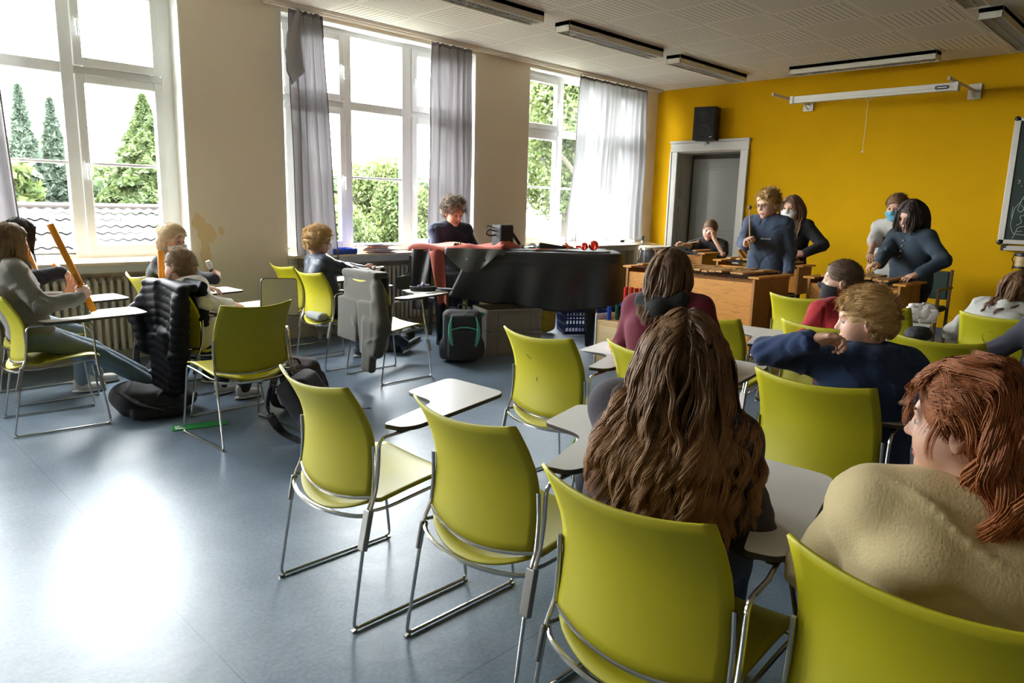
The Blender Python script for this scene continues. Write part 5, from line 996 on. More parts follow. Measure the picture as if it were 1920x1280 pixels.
        lift = {'crop': .5, 'short': .35, 'curly': .9}.get(style, .5); tail = np.where((P[:, 2] < .0)[:, None], np.array([[-.2, 0, -1.]]), comb); tail = tail+(cr[cl, :3]-.5)*(1.0 if style == 'curly' else .6)
        v = tail-nr*(tail*nr).sum(1)[:, None]; v /= np.linalg.norm(v, axis=1)[:, None]+1e-9; L_ = length*(.6+.6*rng.rand(n))*np.clip((P[:, 2]+.09)/.12, .35, 1.15)
        PP = P[:, None]+(v[:, None]*tt[None, :, None]*(1-.25*lift)+nr[:, None]*(lift*np.sin(tt*PI*.62)*.55)[None, :, None])*L_[:, None, None]
        A = wave*tt[None]; fr = 5 if style == 'curly' else 2; ph = cr[cl, 6][:, None]*6.3; PP[:, :, 0] += A*np.sin(fr*tt+ph); PP[:, :, 2] += A*np.cos(fr*tt+ph); PP += rng.randn(n, 1, 3)*.0025*tt[None, :, None]; Rr = rad*np.interp(tt, [0, .5, 1], [1, .9, .2])
    W_ = PP.reshape(-1, 3)*s@R.T+c; return tubes_fast('hair', W_.reshape(n, K, 3), Rr*s, m, root, tip=tip)
PEOPLE = {}
def person(key, label, hip, yaw, s=.93, at=None, wh=None, hsc=1., lean=0, side=0, twist=0, head=(0, 0, 0), hands=None, feet=None, top=None, legs=None, shoe=None, hair=('short', 'brown', {}), sleeve='long', hood=False, mask=None, glasses=False, skinm=skin, girth=1., seat=True, res=.011, hands_on=('L', 'R'), pole=None, legs_on=True, neckfwd=.02, collar=None, bottom_mat=None, headlift=0, fold=.010, seams=False):
    """hip: world point of the pelvis centre; yaw: facing (deg); lean fwd / side (deg); hands: dict side -> (local xyz from the hip ground point, finger dir, back-of-hand normal, curl, thumb)"""
    if at is not None:      # place the pelvis so that the head centre comes to 'at'
        la, ls = math.radians(lean), math.radians(side); u_ = np.array([math.sin(la), math.sin(ls), math.cos(la)*math.cos(ls)]); u_ /= np.linalg.norm(u_); hy_ = math.radians(head[0])
        o_ = u_*.56*s+np.array([.02, 0, 0])+np.array([math.cos(hy_), math.sin(hy_), 0])*neckfwd*s+np.array([0, 0, .055*s+headlift]); c_, d_ = math.cos(math.radians(yaw)), math.sin(math.radians(yaw))
        hip = (at[0]-(o_[0]*c_-o_[1]*d_), at[1]-(o_[0]*d_+o_[1]*c_), at[2]-o_[2]); print('HIP', key, [round(float(v_), 2) for v_ in hip])
    if wh: hands = {k_: (W2L(hip, yaw, v_[0]),)+tuple(v_[1:]) for k_, v_ in wh.items()}
    ry = math.radians(yaw); RW = np.array(Matrix.Rotation(ry, 3, 'Z')); H = np.array([0, 0, hip[2]]); root = thing('person', label, 'person', (hip[0], hip[1], 0), ry)
    la, ls = math.radians(lean), math.radians(side); up = np.array([math.sin(la), math.sin(ls), math.cos(la)*math.cos(ls)]); up /= np.linalg.norm(up)
    tw = math.radians(twist); f0 = np.array([math.cos(tw), math.sin(tw), 0]); B = basis(f0, up) if 0 else None
    lat = np.cross(up, f0); lat /= np.linalg.norm(lat); fw = np.cross(lat, up)
    g = girth; chest = H+up*.33*s-fw*.005; neck = H+up*.475*s+fw*.012; sh = {k: neck-up*.045*s+lat*sg*.165*s*g**.5 for k, sg in (('L', 1), ('R', -1))}
    hp = {k: H+np.array([0, sg*.085*s, -.01]) for k, sg in (('L', 1), ('R', -1))}
    hy, hpit, hrol = [math.radians(a) for a in head]; RH = np.array(Matrix.Rotation(hy, 3, 'Z') @ Matrix.Rotation(hpit, 3, 'Y') @ Matrix.Rotation(hrol, 3, 'X')); hc = neck+up*.085*s+np.array([math.cos(hy), math.sin(hy), 0])*neckfwd*s+np.array([0, 0, .055*s+headlift])+fw*.01
    hs = s*.98 if s < .96 else s*.97; hs = max(hs, .93)*hsc
    arms = {}; 
    dflt = {'L': ((.30*s, .16, hip[2]+.12), (1, -.3, -.1), (0, .2, 1), .5, .5), 'R': ((.30*s, -.16, hip[2]+.12), (1, .3, -.1), (0, -.2, 1), .5, .5)}
    hands = {**dflt, **(hands or {})}; 
    for k, sg in (('L', 1), ('R', -1)):
        tgt = np.array(hands[k][0], float); pl = (pole or {}).get(k, (-.3, sg*.6, -.7)); el, wr = ik(sh[k], tgt, .265*s, .235*s, pl); arms[k] = (el, wr)
    lg = {}
    if feet is None: feet = {'L': (.36, .12, 0), 'R': (.36, -.12, 0)} if seat else {'L': (.02, .11, 0), 'R': (-.02, -.11, 0)}
    for k, sg in (('L', 1), ('R', -1)):
        fp = np.array(feet[k][:3], float); an = fp+np.array([0, 0, .075*s]); kn, an = ik(hp[k], an, .41*s, .40*s, (1, sg*.1, 1.2 if seat else .2)); lg[k] = (kn, an, fp)
    # skin body: one continuous surface plus finely resolved head and hands fused into the same mesh
    def torso(e, wst=1.):
        q = []
        for sg in (1, -1):
            q += [('c', H+np.array([0, sg*.062*s*g, .02]), chest+lat*sg*.062*s*g, (.098*g+e)*s, (.100*g+e)*s, .05), ('c', chest+lat*sg*.06*s*g, neck-up*.06*s+lat*sg*.075*s, (.095*g+e)*s, (.060+e)*s, .05)]
        q += [('c', neck-up*.025*s+lat*.03*s, sh['L'], (.050+e)*s, (.050+e)*s, .05), ('c', neck-up*.025*s-lat*.03*s, sh['R'], (.050+e)*s, (.050+e)*s, .05)]; return q
    def arm(k, e, e2, wr_=1.):
        el, wr = arms[k][:2]; return [('c', sh[k], el, (.047+e)*s, (.038+e)*s, .03), ('c', el, el+(wr-el)*wr_, (.038+e)*s, (.027+e2)*s, .02)]
    body = torso(-.012)+arm('L', -.006, 0)+arm('R', -.006, 0)+[('c', neck-up*.03*s, hc-np.array([0, 0, .05*s])-RH[:, 0]*.012, .054*s, .048*s, .03)]
    if legs_on:
        for k in 'LR': body += [('c', hp[k], lg[k][0], .072*s, .050*s, .03), ('c', lg[k][0], lg[k][1], .048*s, .034*s, .02)]
    v, q = nets(sdf(body), *bounds(body), max(res, .011)); VV = [v]; FF = [q]; MI = [np.zeros(len(q), int)]; n0 = len(v)
    hpz = tform(head_prims(), RH, hc, hs); hfull = hpz+[('c', hc+RH@np.array([-.02, 0, -.07])*hs, neck-up*.02*s, .050*s, .052*s, .02)]; hf = sdf(hfull)
    v, q = nets(hf, hc-.17*hs, hc+.17*hs, .0042 if res <= .011 else .0055); loc = ((v[q].mean(1)-hc)@RH)/hs; mi = np.zeros(len(q), int)
    mi[(loc[:, 0] > .083) & (np.abs(loc[:, 1]) < .024) & (loc[:, 2] > -.078) & (loc[:, 2] < -.052)] = 1
    VV.append(v); FF.append(q+n0); MI.append(mi); n0 += len(v)
    mbe = MB()
    for sg in (1, -1):
        ec = np.array([.0758, sg*.031, .003]); b = MB(); b.ball((0, 0, 0), .0118, 14); v = b.v[0]; f_ = np.array([x if len(x) == 4 else x+[x[-1]] for x in b.f]); cen = v[f_].mean(1); mi = np.where((cen[:, 0] > .0082), 3, np.where(cen[:, 2] > .0028, 4, 2)); v = (v+ec)*hs@RH.T+hc; VV.append(v); FF.append(f_+n0); MI.append(mi); n0 += len(v)
    for k in hands_on:
        sg = 1 if k == "L" else -1; el, wr = arms[k][:2]; fd, bn = np.array(hands[k][1], float), np.array(hands[k][2], float); Bh = basis(fd, bn); curl = hands[k][3]; th = hands[k][4] if len(hands[k]) > 4 else .5
        hpz_ = tform(hand_prims(-sg if len(hands[k]) < 6 else hands[k][5], curl, th), Bh, wr, s*.98); hpz_ += [('c', el+(wr-el)*.8, wr+Bh[:, 0]*.01, .028*s, .024*s, .02)]
        v, q = nets(sdf(hpz_), *bounds(hpz_), .0042); VV.append(v); FF.append(q+n0); MI.append(np.zeros(len(q), int)); n0 += len(v)
        arms[k] = arms[k]+(Bh,)
    link('body', rawmesh('body', np.vstack(VV), np.vstack(FF), mi=np.concatenate(MI)), [skinm, lipm, eyew, irism, sockm], root)
    # clothing
    topP = torso(.029)+sum([arm(k, .022, .022, .93 if sleeve == 'long' else 1) if sleeve == 'long' else [('c', sh[k], sh[k]+(arms[k][0]-sh[k])*.80, .060*s, .066*s, .03)] for k in 'LR'], [])
    topP += [('c', H+np.array([0, .06, -.01])*s, H+np.array([0, -.06, -.01])*s, .112*s*g, .112*s*g, .04)]
    if hood: topP += [('c', neck-fw*.055*s+lat*.075*s-up*.0*s, neck-fw*.085*s-up*.05*s, .040*s, .050*s, .03), ('c', neck-fw*.055*s-lat*.075*s, neck-fw*.085*s-up*.05*s, .040*s, .050*s, .03), ('c', neck-fw*.085*s-up*.03*s, neck-fw*.095*s-up*.11*s, .055*s, .035*s, .03), ('c', neck+lat*.07*s-fw*.03*s, neck+fw*.06*s-up*.035*s, .030*s, .022*s, .02), ('c', neck-lat*.07*s-fw*.03*s, neck+fw*.06*s-up*.035*s, .030*s, .022*s, .02)]
    if True:
        for a in range(10): a0, a1 = a*2*PI/10, (a+1)*2*PI/10; cp = lambda t_: neck-up*.008*s+(fw*math.cos(t_)*.062+lat*math.sin(t_)*.066)*s-up*.018*s*max(0, math.cos(t_)); topP.append(('c', cp(a0), cp(a1), .0125*s, .0125*s, .012))
    topP.append(('-e', neck+up*.05*s+fw*.012*s, (.052*s, .050*s, .075*s), .012, np.stack([fw, lat, up], 1)))
    tf0 = sdf(topP, fold, 13/s, abs(hash(key)) % 1 + len(key)+ord(key[0])); js = [(arms[k][0], np.linalg.norm(arms[k][0]-sh[k])) for k in 'LR']
    def tf(P):
        d = tf0(P)
        for jp, _ in js: r = np.linalg.norm(P-jp, axis=1); d = d+.006*np.exp(-(r/.09)**2)*np.sin((P@np.array([1., .6, 1.4]))*75)
        r = np.linalg.norm(P-(H+up*.06), axis=1); return d+.006*np.exp(-(r/.17)**2)*np.sin(P[:, 2]*60+4*P[:, 1]*5)
    lo, hi = bounds(topP); tv, tq = nets(tf, lo, hi, res*.9); to = link('top', rawmesh('top', tv, tq), top, root)
    if seams:      # raglan seams following the shoulder
        for k, sg in (('L', 1), ('R', -1)):
            b = MB(); pts = []
            for w_ in np.linspace(0, 1, 14):
                p_ = neck+lat*sg*(.075+.085*w_)*s-fw*(.03+.10*w_)*s+up*(.02-.20*w_)*s
                for _ in range(8): g0 = tf(p_[None])[0]; gr_ = np.array([tf((p_+e_)[None])[0]-g0 for e_ in np.eye(3)*.003])/.003; p_ = p_-gr_/(np.linalg.norm(gr_)+1e-6)*g0
                pts.append(p_)
            b.tube(pts, .0016, 5); b.build('raglan_seam', top, to)
    if sleeve == 'long':
        b = MB()
        for k in 'LR':
            el, wr = arms[k][:2]; d_ = (wr-el); b.tube([el+d_*t_ for t_ in (.84, .86, .94, .96)], [(.040)*s, .0415*s, .0375*s, .030*s], 14, cap=False)
        b.build('cuff', collar or top, to)
    if legs_on:
        lp = []
        for k, sg in (('L', 1), ('R', -1)): kn, an, fp = lg[k]; lp += [('c', hp[k]+np.array([0, 0, 0]), kn, .088*s*g, .066*s, .04), ('c', kn, an+(kn-an)*.04, .064*s, .052*s, .02)]
        lp += [('c', hp['L'], hp['R'], .105*s*g, .105*s*g, .04)]; blob('trousers', lp, res*1.1, legs, root, fold=.005, fs=20, seed=3)
        for k, sg in (('L', 1), ('R', -1)):
            kn, an, fp = lg[k]; fd = np.array(feet[k][3] if len(feet[k]) > 3 else (1, sg*.15, 0), float); fd /= np.linalg.norm(fd); Bf = basis(fd, (0, 0, 1) if abs(fd[2]) < .8 else (-1, 0, 0)); sp = [('e', (.055, 0, -.028), (.115, .040, .030), .02), ('e', (.10, 0, -.035), (.060, .042, .024), .02), ('c', (-.02, 0, .01), (.01, 0, -.03), .040, .040, .02), ('-b', )][:3]
            ac = an; so = blob('shoe', tform(sp, Bf, ac, s), .008, shoe[0], root); blob('sole', tform([('e', (.05, 0, -.062), (.125, .045, .014), .01)], Bf, ac, s), .007, shoe[1], so)
    st_, hk, kw = hair
    kw = dict(kw); nh = kw.pop('n', 900); bf = sdf(topP[:8]) if st_ in ('long', 'bob', 'pony') else None
    make_hair(root, RH, hc, hs, st_, H_[hk], nh, bf, seed=len(key)*7+ord(key[0]), **kw)
    b = MB()
    for sg in (1, -1): b.tube([((np.array([.088-.004*abs(t_-.3), sg*(.018+.030*t_), .026+.006*math.sin(t_*2.2)]))*hs)@RH.T+hc for t_ in np.linspace(0, 1, 6)], [.0022, .0034, .0034, .003, .0024, .001], 5)
    b.build('eyebrow', H_[hk], root)
    if mask:
        hs0 = sdf(hpz[:7]+hpz[9:12])
        def mf(P):
            l = ((P-hc)@RH)/hs; d = np.abs(hs0(P)-.010)-.0028; zt = -.012-.5*np.maximum(0, np.abs(l[:, 1])-.01)*.35; bd_ = np.maximum.reduce([l[:, 2]-zt, -.105-l[:, 2], .022-l[:, 0]]); return np.maximum(d, bd_*hs)
        v, q = nets(mf, hc-.14*hs, hc+.14*hs, .0030); mo = link('face_mask', rawmesh('face_mask', v, q), mask, root); b = MB()
        for sg in (1, -1): 
            for z in (-.022, -.075): b.tube([(np.array(p_)*hs)@RH.T+hc for p_ in ((.035, sg*.064, z), (.015, sg*.075, z*.7-.005), (-.012, sg*.088, -.012 if z > -.05 else -.03))], .0016, 5)
        b.build('ear_loop', mask, mo)
    if glasses:
        b = MB()
        for sg in (1, -1):
            el_ = [((.104-.012*abs(math.cos(a))*0-.25*abs(sg*.032+.026*math.cos(a))*.35), sg*.032+.026*math.cos(a)*1.0, .004+.019*math.sin(a)*(1 if abs(math.sin(a)) < .9 else .95)) for a in np.linspace(0, 2*PI, 20, endpoint=False)]
            b.tube([(np.array(p_)*hs)@RH.T+hc for p_ in el_], .0022, 6, closed=True); b.tube([(np.array(p_)*hs)@RH.T+hc for p_ in ((.096, sg*.058, .010), (.07, sg*.080, .012), (.0, sg*.086, .010), (-.015, sg*.086, .0))], .0020, 6)
        b.tube([(np.array(p_)*hs)@RH.T+hc for p_ in ((.106, .007, .010), (.108, 0, .012), (.106, -.007, .010))], .002, 6); b.build('glasses', black, root)
    PEOPLE[key] = dict(root=root, arms=arms, head=(hc, RH, hs), neck=neck, up=up, fw=fw, lat=lat, H=H, s=s, RW=RW); return PEOPLE[key]
def bounds(pr):
    pts = []
    for p in pr:
        if p[0] == 'c': r = max(p[3], p[4]); pts += [np.array(p[1])-r, np.array(p[1])+r, np.array(p[2])-r, np.array(p[2])+r]
        elif p[0] == 'e': r = max(p[2]); pts += [np.array(p[1])-r, np.array(p[1])+r]
    pts = np.array(pts); return pts.min(0)-.02, pts.max(0)+.02
def W2L(key_hip, yaw, p):   # world point -> person local (ground origin)
    a = -math.radians(yaw); x, y = p[0]-key_hip[0], p[1]-key_hip[1]; return (x*math.cos(a)-y*math.sin(a), x*math.sin(a)+y*math.cos(a), p[2])
jeans = cloth('jeans_light', (.20, .27, .34)); jeansd = cloth('jeans_dark', (.035, .05, .085)); blk = cloth('black_trousers', (.02, .02, .024)); grt = cloth('grey_trousers', (.10, .10, .11))
sh_w = (mat('sneaker_white', (.6, .58, .55), .6), mat('sole_white', (.65, .63, .6), .6)); sh_b = (mat('sneaker_black', (.02, .02, .025), .6), MATS['sole_white'])
msk_w = mat('mask_white', (.74, .73, .70), .85, bump=.2, bs=80); msk_b = mat('mask_black', (.02, .02, .022), .85); msk_l = mat('mask_blue', (.15, .45, .62), .8)
t_ = (0, 0, 0)
# --- foreground
hp = (1.50, .95, .55)
person('girl_front', 'girl with long wavy brown hair and dark plum sweatshirt, her back to the camera', hp, 8, .96, at=(1.662, 0.985, 1.117), lean=8, side=-5, head=(22, 12, 0), top=cloth('plum_sweat', (.045, .036, .045)), legs=jeansd, shoe=sh_b, res=.010,
       hair=('long', 'brown', dict(n=10000, length=.56, rad=.0011, wave=.016, clump=150, pull=.01, tip=1., drift=.15, tight=.82)), hood=True, girth=1.08, fold=.014, pole={'L': (.3, .9, -.3)}, hands={'L': ((.34, .06, .66), (1, -.5, 0), (0, 0, 1), .5, .4), 'R': ((.26, -.12, .62), (1, .3, 0), (0, 0, 1), .4, .4)})
hp = (1.47, .22, .53)
person('girl_red', 'red-haired girl in a cream sweatshirt at the bottom right corner, face turned left', hp, 25, 1.0, at=(1.619, 0.316, 1.090), lean=2, side=-3, head=(66, 2, 0), top=cloth('cream_sweat', (.66, .53, .29), .22), legs=jeansd, shoe=sh_w, res=.010, girth=1.06, neckfwd=.03,
       hair=('pony', 'red', dict(n=9000, length=.24, rad=.0009, wave=.010, clump=220, vol=.018, tip=.4, drift=.14, tight=.45)), fold=.010, hands={'L': ((.34, .12, .72), (1, -.5, 0), (0, 0, 1), .5, .4), 'R': ((.34, -.12, .72), (1, .3, 0), (0, 0, 1), .4, .4)})
P_ = PEOPLE['girl_red']; make_hair(P_['root'], P_['head'][1], P_['head'][0], P_['head'][2], 'long', H_['red'], 5000, None, seed=77, length=.36, rad=.0011, wave=.030, clump=60, pull=.10, back=True, tip=.8, drift=.14, tight=.8)
hp = (2.93, .98, .55)
navy = cloth('navy_hood', (.012, .028, .085))
person('boy_navy', 'blond boy in a navy blue hoodie with his hand at his mouth, in profile', hp, 42, .93, hsc=1.06, at=(3.016, 0.985, 1.086), lean=4, side=0, head=(74, 6, 0), top=navy, legs=grt, shoe=sh_b, hood=True, res=.010,
       hair=('short', 'blond', dict(n=2600, length=.055, rad=.0015, wave=.006, clump=60)), pole={'L': (.2, 1, .05), 'R': (-.2, -.8, -.5)},
       wh={'L': ((2.710, 1.066, 1.027), (-.1, -.9, .15), (.6, .3, .6), .9, .4), 'R': ((2.934, 0.730, 0.814), (1, -.1, 0), (0, 0, 1), .4, .4)})
hp = (3.00, 1.80, .55)
person('girl_maroon', 'girl in a maroon hoodie with long straight brown hair seen from behind', hp, 12, .95, at=(3.165, 1.986, 1.184), lean=6, side=4, head=(-8, 8, 0), top=[cloth('maroon_hood', (.12, .006, .022))], legs=jeansd, shoe=sh_b, hood=True, res=.010, girth=1.1, collar=cloth('black_hood', (.012, .011, .012)),
       hair=('long', 'brown2', dict(n=5000, length=.32, rad=.0012, wave=.005, clump=110, tip=.4)))
P_ = PEOPLE['girl_maroon']; n_, f_, l_, u_ = P_['neck'], P_['fw'], P_['lat'], P_['up']
blob('hood', [('c', n_-f_*.06+l_*.09-u_*.01, n_-f_*.10-u_*.045, .050, .060, .03), ('c', n_-f_*.06-l_*.09-u_*.01, n_-f_*.10-u_*.045, .050, .060, .03), ('c', n_+l_*.10-u_*.02, n_-f_*.06+l_*.09-u_*.01, .042, .050, .03), ('c', n_-l_*.10-u_*.02, n_-f_*.06-l_*.09-u_*.01, .042, .050, .03)], .009, MATS['black_hood'], P_['root'], fold=.006, fs=18)
hp = (4.38, 1.54, .54)
person('boy_redhood', 'boy in a red hoodie with short brown hair and black face mask, in profile', hp, 60, .93, hsc=1.05, at=(4.356, 1.580, 1.110), lean=8, head=(55, -4, 0), top=cloth('red_hood', (.34, .014, .02)), legs=jeansd, shoe=sh_b, hood=True, mask=msk_b, girth=1.08, res=.012,
       hair=('crop', 'short', dict(n=2200, length=.026, rad=.0013, wave=.002, clump=50)))
hp = (5.86, .80, .53)
person('girl_greyhood', 'girl in a light grey hoodie with long dark brown hair, below the bongo', hp, -12, .97, at=(6.004, 0.969, 1.028), lean=24, side=-6, head=(-20, 22, 0), top=cloth('lightgrey_hood', (.45, .44, .40)), legs=jeansd, shoe=sh_w, hood=True, girth=1.1, res=.012,
       hair=('long', 'brown', dict(n=2000, length=.36, rad=.0022, wave=.012, clump=70)))
hp = (4.66, .50, .53)
person('person_edge', 'person cut by the right edge wearing a dark blue padded vest over grey sleeves', hp, 5, .95, lean=2, side=0, head=(20, 10, 0), top=cloth('slate_sleeve', (.05, .05, .07)), legs=jeansd, shoe=sh_b, res=.013, hair=('short', 'dark', dict(n=900, length=.06, rad=.002, wave=.005)), hands={'L': ((.16, .24, .60), (.8, -.5, 0), (0, 0, 1), .5, .5)}, pole={'L': (-.3, 1, -.1)})
P_ = PEOPLE['person_edge']; n_, f_, l_, u_, h_ = P_['neck'], P_['fw'], P_['lat'], P_['up'], P_['H']
base = sdf([('c', h_+l_*.07+u_*.05, n_-u_*.10+l_*.08, .135, .115, .05), ('c', h_-l_*.07+u_*.05, n_-u_*.10-l_*.08, .135, .115, .05), ('c', n_-u_*.04+l_*.13, n_-u_*.04-l_*.13, .075, .075, .04)])
blob('padded_vest', [('c', h_-.2, n_+.2, .1, .1, 0)], .011, mat('navy_puffer', (.018, .024, .045), .4), P_['root'], fn=lambda P: base(P)-.008*np.abs(np.sin(PI*P[:, 2]/.06))**.6)
# --- left group
hp = (1.16, 5.43, .55)
greysw = cloth('grey_sweat', (.24, .225, .20))
person('girl_greysweater', 'girl with long light brown hair and grey sweater holding an orange tube', hp, -5, .97, at=(1.038, 5.545, 1.183), lean=-12, head=(3, 4, 0), top=greysw, legs=jeans, shoe=sh_b, hood=False, girth=1.02, res=.010, neckfwd=.03,
       hair=('long', 'dirty', dict(n=4500, length=.34, rad=.0014, wave=.012, clump=110, tip=.8)), feet={'L': (.92, .10, .0, (1, 0, .6)), 'R': (.86, -.06, 0, (1, 0, .5))}, pole={'L': (-.3, .3, -.9), 'R': (-.5, -.35, -.8)},
       wh={'L': ((1.376, 5.591, 0.803), (.05, -.15, 1), (-.3, .9, .1), .15, .1), 'R': ((1.351, 5.290, 0.837), (.5, .5, .5), (.35, -.75, .45), [.55, .7, .75, .8], .5)})
hp = (1.28, 6.22, .55)
person('girl_window', 'dark-haired person in a black sweater and ripped jeans behind the grey-sweater girl, holding orange tubes', hp, -3, .96, at=(1.244, 6.271, 1.198), lean=2, head=(10, 4, 0), top=cloth('black_sweat', (.014, .014, .02)), legs=jeans, shoe=sh_w, girth=1.0, res=.011, pole={'R': (-.5, -.6, -.4), 'L': (-.2, .5, -.8)},
       hair=('long', 'dark', dict(n=1500, length=.3, rad=.002, wave=.005)), wh={'R': ((1.397, 5.861, 0.956), (.6, -.4, -.6), (.6, -.3, .6), .5, .5), 'L': ((1.299, 6.131, 0.860), (.5, -.3, .7), (-.2, .9, .2), .7, .6)}, feet={'L': (.50, .10, 0), 'R': (.34, -.12, 0)})
hp = (2.2, 5.16, .53)
person('boy_white', 'boy in a white sweatshirt with a black mask under his chin, behind the puffer jacket', hp, 10, .93, hsc=1.1, at=(2.014, 5.362, 0.995), lean=-8, side=12, head=(112, 6, 6), top=cloth('white_sweat', (.60, .56, .50), .15), legs=blk, shoe=sh_w, hood=True, res=.011, pole={'R': (-.2, -.9, -.4)}, headlift=-.02,
       hair=('crop', 'dirty', dict(n=2600, length=.034, rad=.0014, wave=.003, clump=50)), wh={'R': ((2.223, 5.030, 0.748), (1, .1, -.1), (0, 0, 1), .4, .4), 'L': ((2.273, 5.280, 0.731), (1, -.2, 0), (0, 0, 1), .4, .4)}, feet={'L': (.22, .12, 0), 'R': (.25, -.12, 0)})
P_ = PEOPLE['boy_white']; hc_, RH_, hs_ = P_['head']
blob('face_mask', tform([('e', (.060, 0, -.112), (.045, .052, .026), .01), ('e', (.085, 0, -.10), (.02, .03, .02), .01)], RH_, hc_, hs_), .005, msk_b, P_['root']); b = MB(); [b.tube([(np.array(p_)*hs_)@RH_.T+hc_ for p_ in ((.06, sg*.05, -.10), (.02, sg*.072, -.05), (-.014, sg*.086, -.01))], .0018, 5) for sg in (1, -1)]; b.build('ear_loop', msk_b, P_['root'])
hp = (2.50, 6.45, .54)
person('boy_masked', 'blond boy with a white face mask and dark sweater holding a white shaker', hp, -40, .93, hsc=1.1, at=(2.242, 6.091, 1.144), lean=6, head=(-18, 0, 0), top=cloth('charcoal_sweat', (.03, .03, .034)), legs=blk, shoe=sh_b, mask=msk_w, res=.012, pole={'R': (-.4, -.8, -.3)},
       hair=('short', 'pale', dict(n=2400, length=.05, rad=.0016, wave=.008, clump=60)), wh={'L': ((2.486, 5.862, 0.852), (-.1, .6, .5), (.3, .2, .9), [.9, 1, 1, 1], .7), 'R': ((2.315, 5.709, 0.799), (1, .3, 0), (0, 0, 1), .5, .5)})
hp = (3.52, 5.80, .55)
bom = cloth('bomber_blue', (.026, .036, .060), .2, 60, .45)
person('boy_glasses', 'curly blond boy with black glasses and blue bomber jacket looking right', hp, -10, .95, hsc=1.1, at=(3.451, 5.882, 1.120), lean=-13, side=0, girth=.92, head=(4, 14, 0), top=bom, legs=jeansd, shoe=(mat('canvas_grey', (.10, .12, .13), .8), MATS['sole_white']), glasses=True, res=.010, pole={'R': (-.3, -.6, -.8), 'L': (-.3, .6, -.8)},
       hair=('curly', 'blond', dict(n=2600, length=.05, rad=.0018, wave=.010, clump=90)), wh={'R': ((3.927, 5.694, 0.825), (1, .12, .1), (.1, -.9, .3), [.35, .4, .5, .6], .1), 'L': ((3.923, 5.883, 0.861), (1, 0, 0), (.0, .9, .3), .5, .3)}, feet={'L': (.35, .12, 0), 'R': (.64, -.32, .10, (.75, -.3, .55))})
P_ = PEOPLE['boy_glasses']; n_, f_, l_, u_ = P_['neck'], P_['fw'], P_['lat'], P_['up']; sw = mat('stripe_cream', (.6, .58, .5), .9); b = MB()
for k, r_ in ((0, .070), (1, .0685)):
    b.tube([n_+u_*(.012+.014*k)+(f_*math.cos(a)*r_+l_*math.sin(a)*(r_+.002))-u_*.02*max(0, math.cos(a)) for a in np.linspace(0, 2*PI, 24, endpoint=False)], .0045, 6, closed=True)
for k in 'LR':
    el, wr = P_['arms'][k][:2]
    for t2 in (.88, .93): b.tube([el+(wr-el)*(t2-.008), el+(wr-el)*(t2+.008)], .0395*P_['s'], 14, cap=False)
b.build('stripe', sw, P_['root'])
# --- teacher
hp = (5.50, 6.42, .56)
person('teacher', 'man with curly greying brown hair and navy polo shirt playing behind the piano, looking down', hp, -100, 1.10, hsc=1.12, at=(5.382, 6.252, 1.410), lean=8, head=(8, 22, 0), top=cloth('navy_polo', (.018, .026, .055), .15), legs=jeansd, shoe=sh_b, sleeve='short', girth=1.2, res=.011, headlift=.0,
       hair=('curly', 'grey', dict(n=2600, length=.055, rad=.0018, wave=.010, clump=80)), hands={'L': ((.42, .2, .80), (1, -.2, -.2), (0, 0, 1), .4, .3), 'R': ((.42, -.2, .80), (1, .2, -.2), (0, 0, 1), .4, .3)})
P_ = PEOPLE['teacher']; n_, f_, l_, u_ = P_['neck'], P_['fw'], P_['lat'], P_['up']
blob('polo_collar', [('c', n_+l_*.065+u_*.01, n_+f_*.085-u_*.035, .014, .012, .01), ('c', n_-l_*.065+u_*.01, n_+f_*.085-u_*.035, .014, .012, .01), ('c', n_+l_*.065+u_*.01, n_-f_*.06+u_*.02, .014, .014, .01), ('c', n_-l_*.065+u_*.01, n_-f_*.06+u_*.02, .014, .014, .01)], .006, MATS['navy_polo'], P_['root'])
q = thing('piano_bench', 'dark bench on which the piano player sits', 'bench', (5.5, 6.42, 0), .4); b = MB(); b.box((-.28, -.17, .38), (.28, .17, .44)); b.build('seat', black, q, bevel=.01)
for a_ in (-1, 1):
    for c_ in (-1, 1): b = MB(); b.bar((a_*.24, c_*.13, .38), (a_*.25, c_*.14, 0), .035, .035, (1, 0, 0)); b.build('leg', black, q)
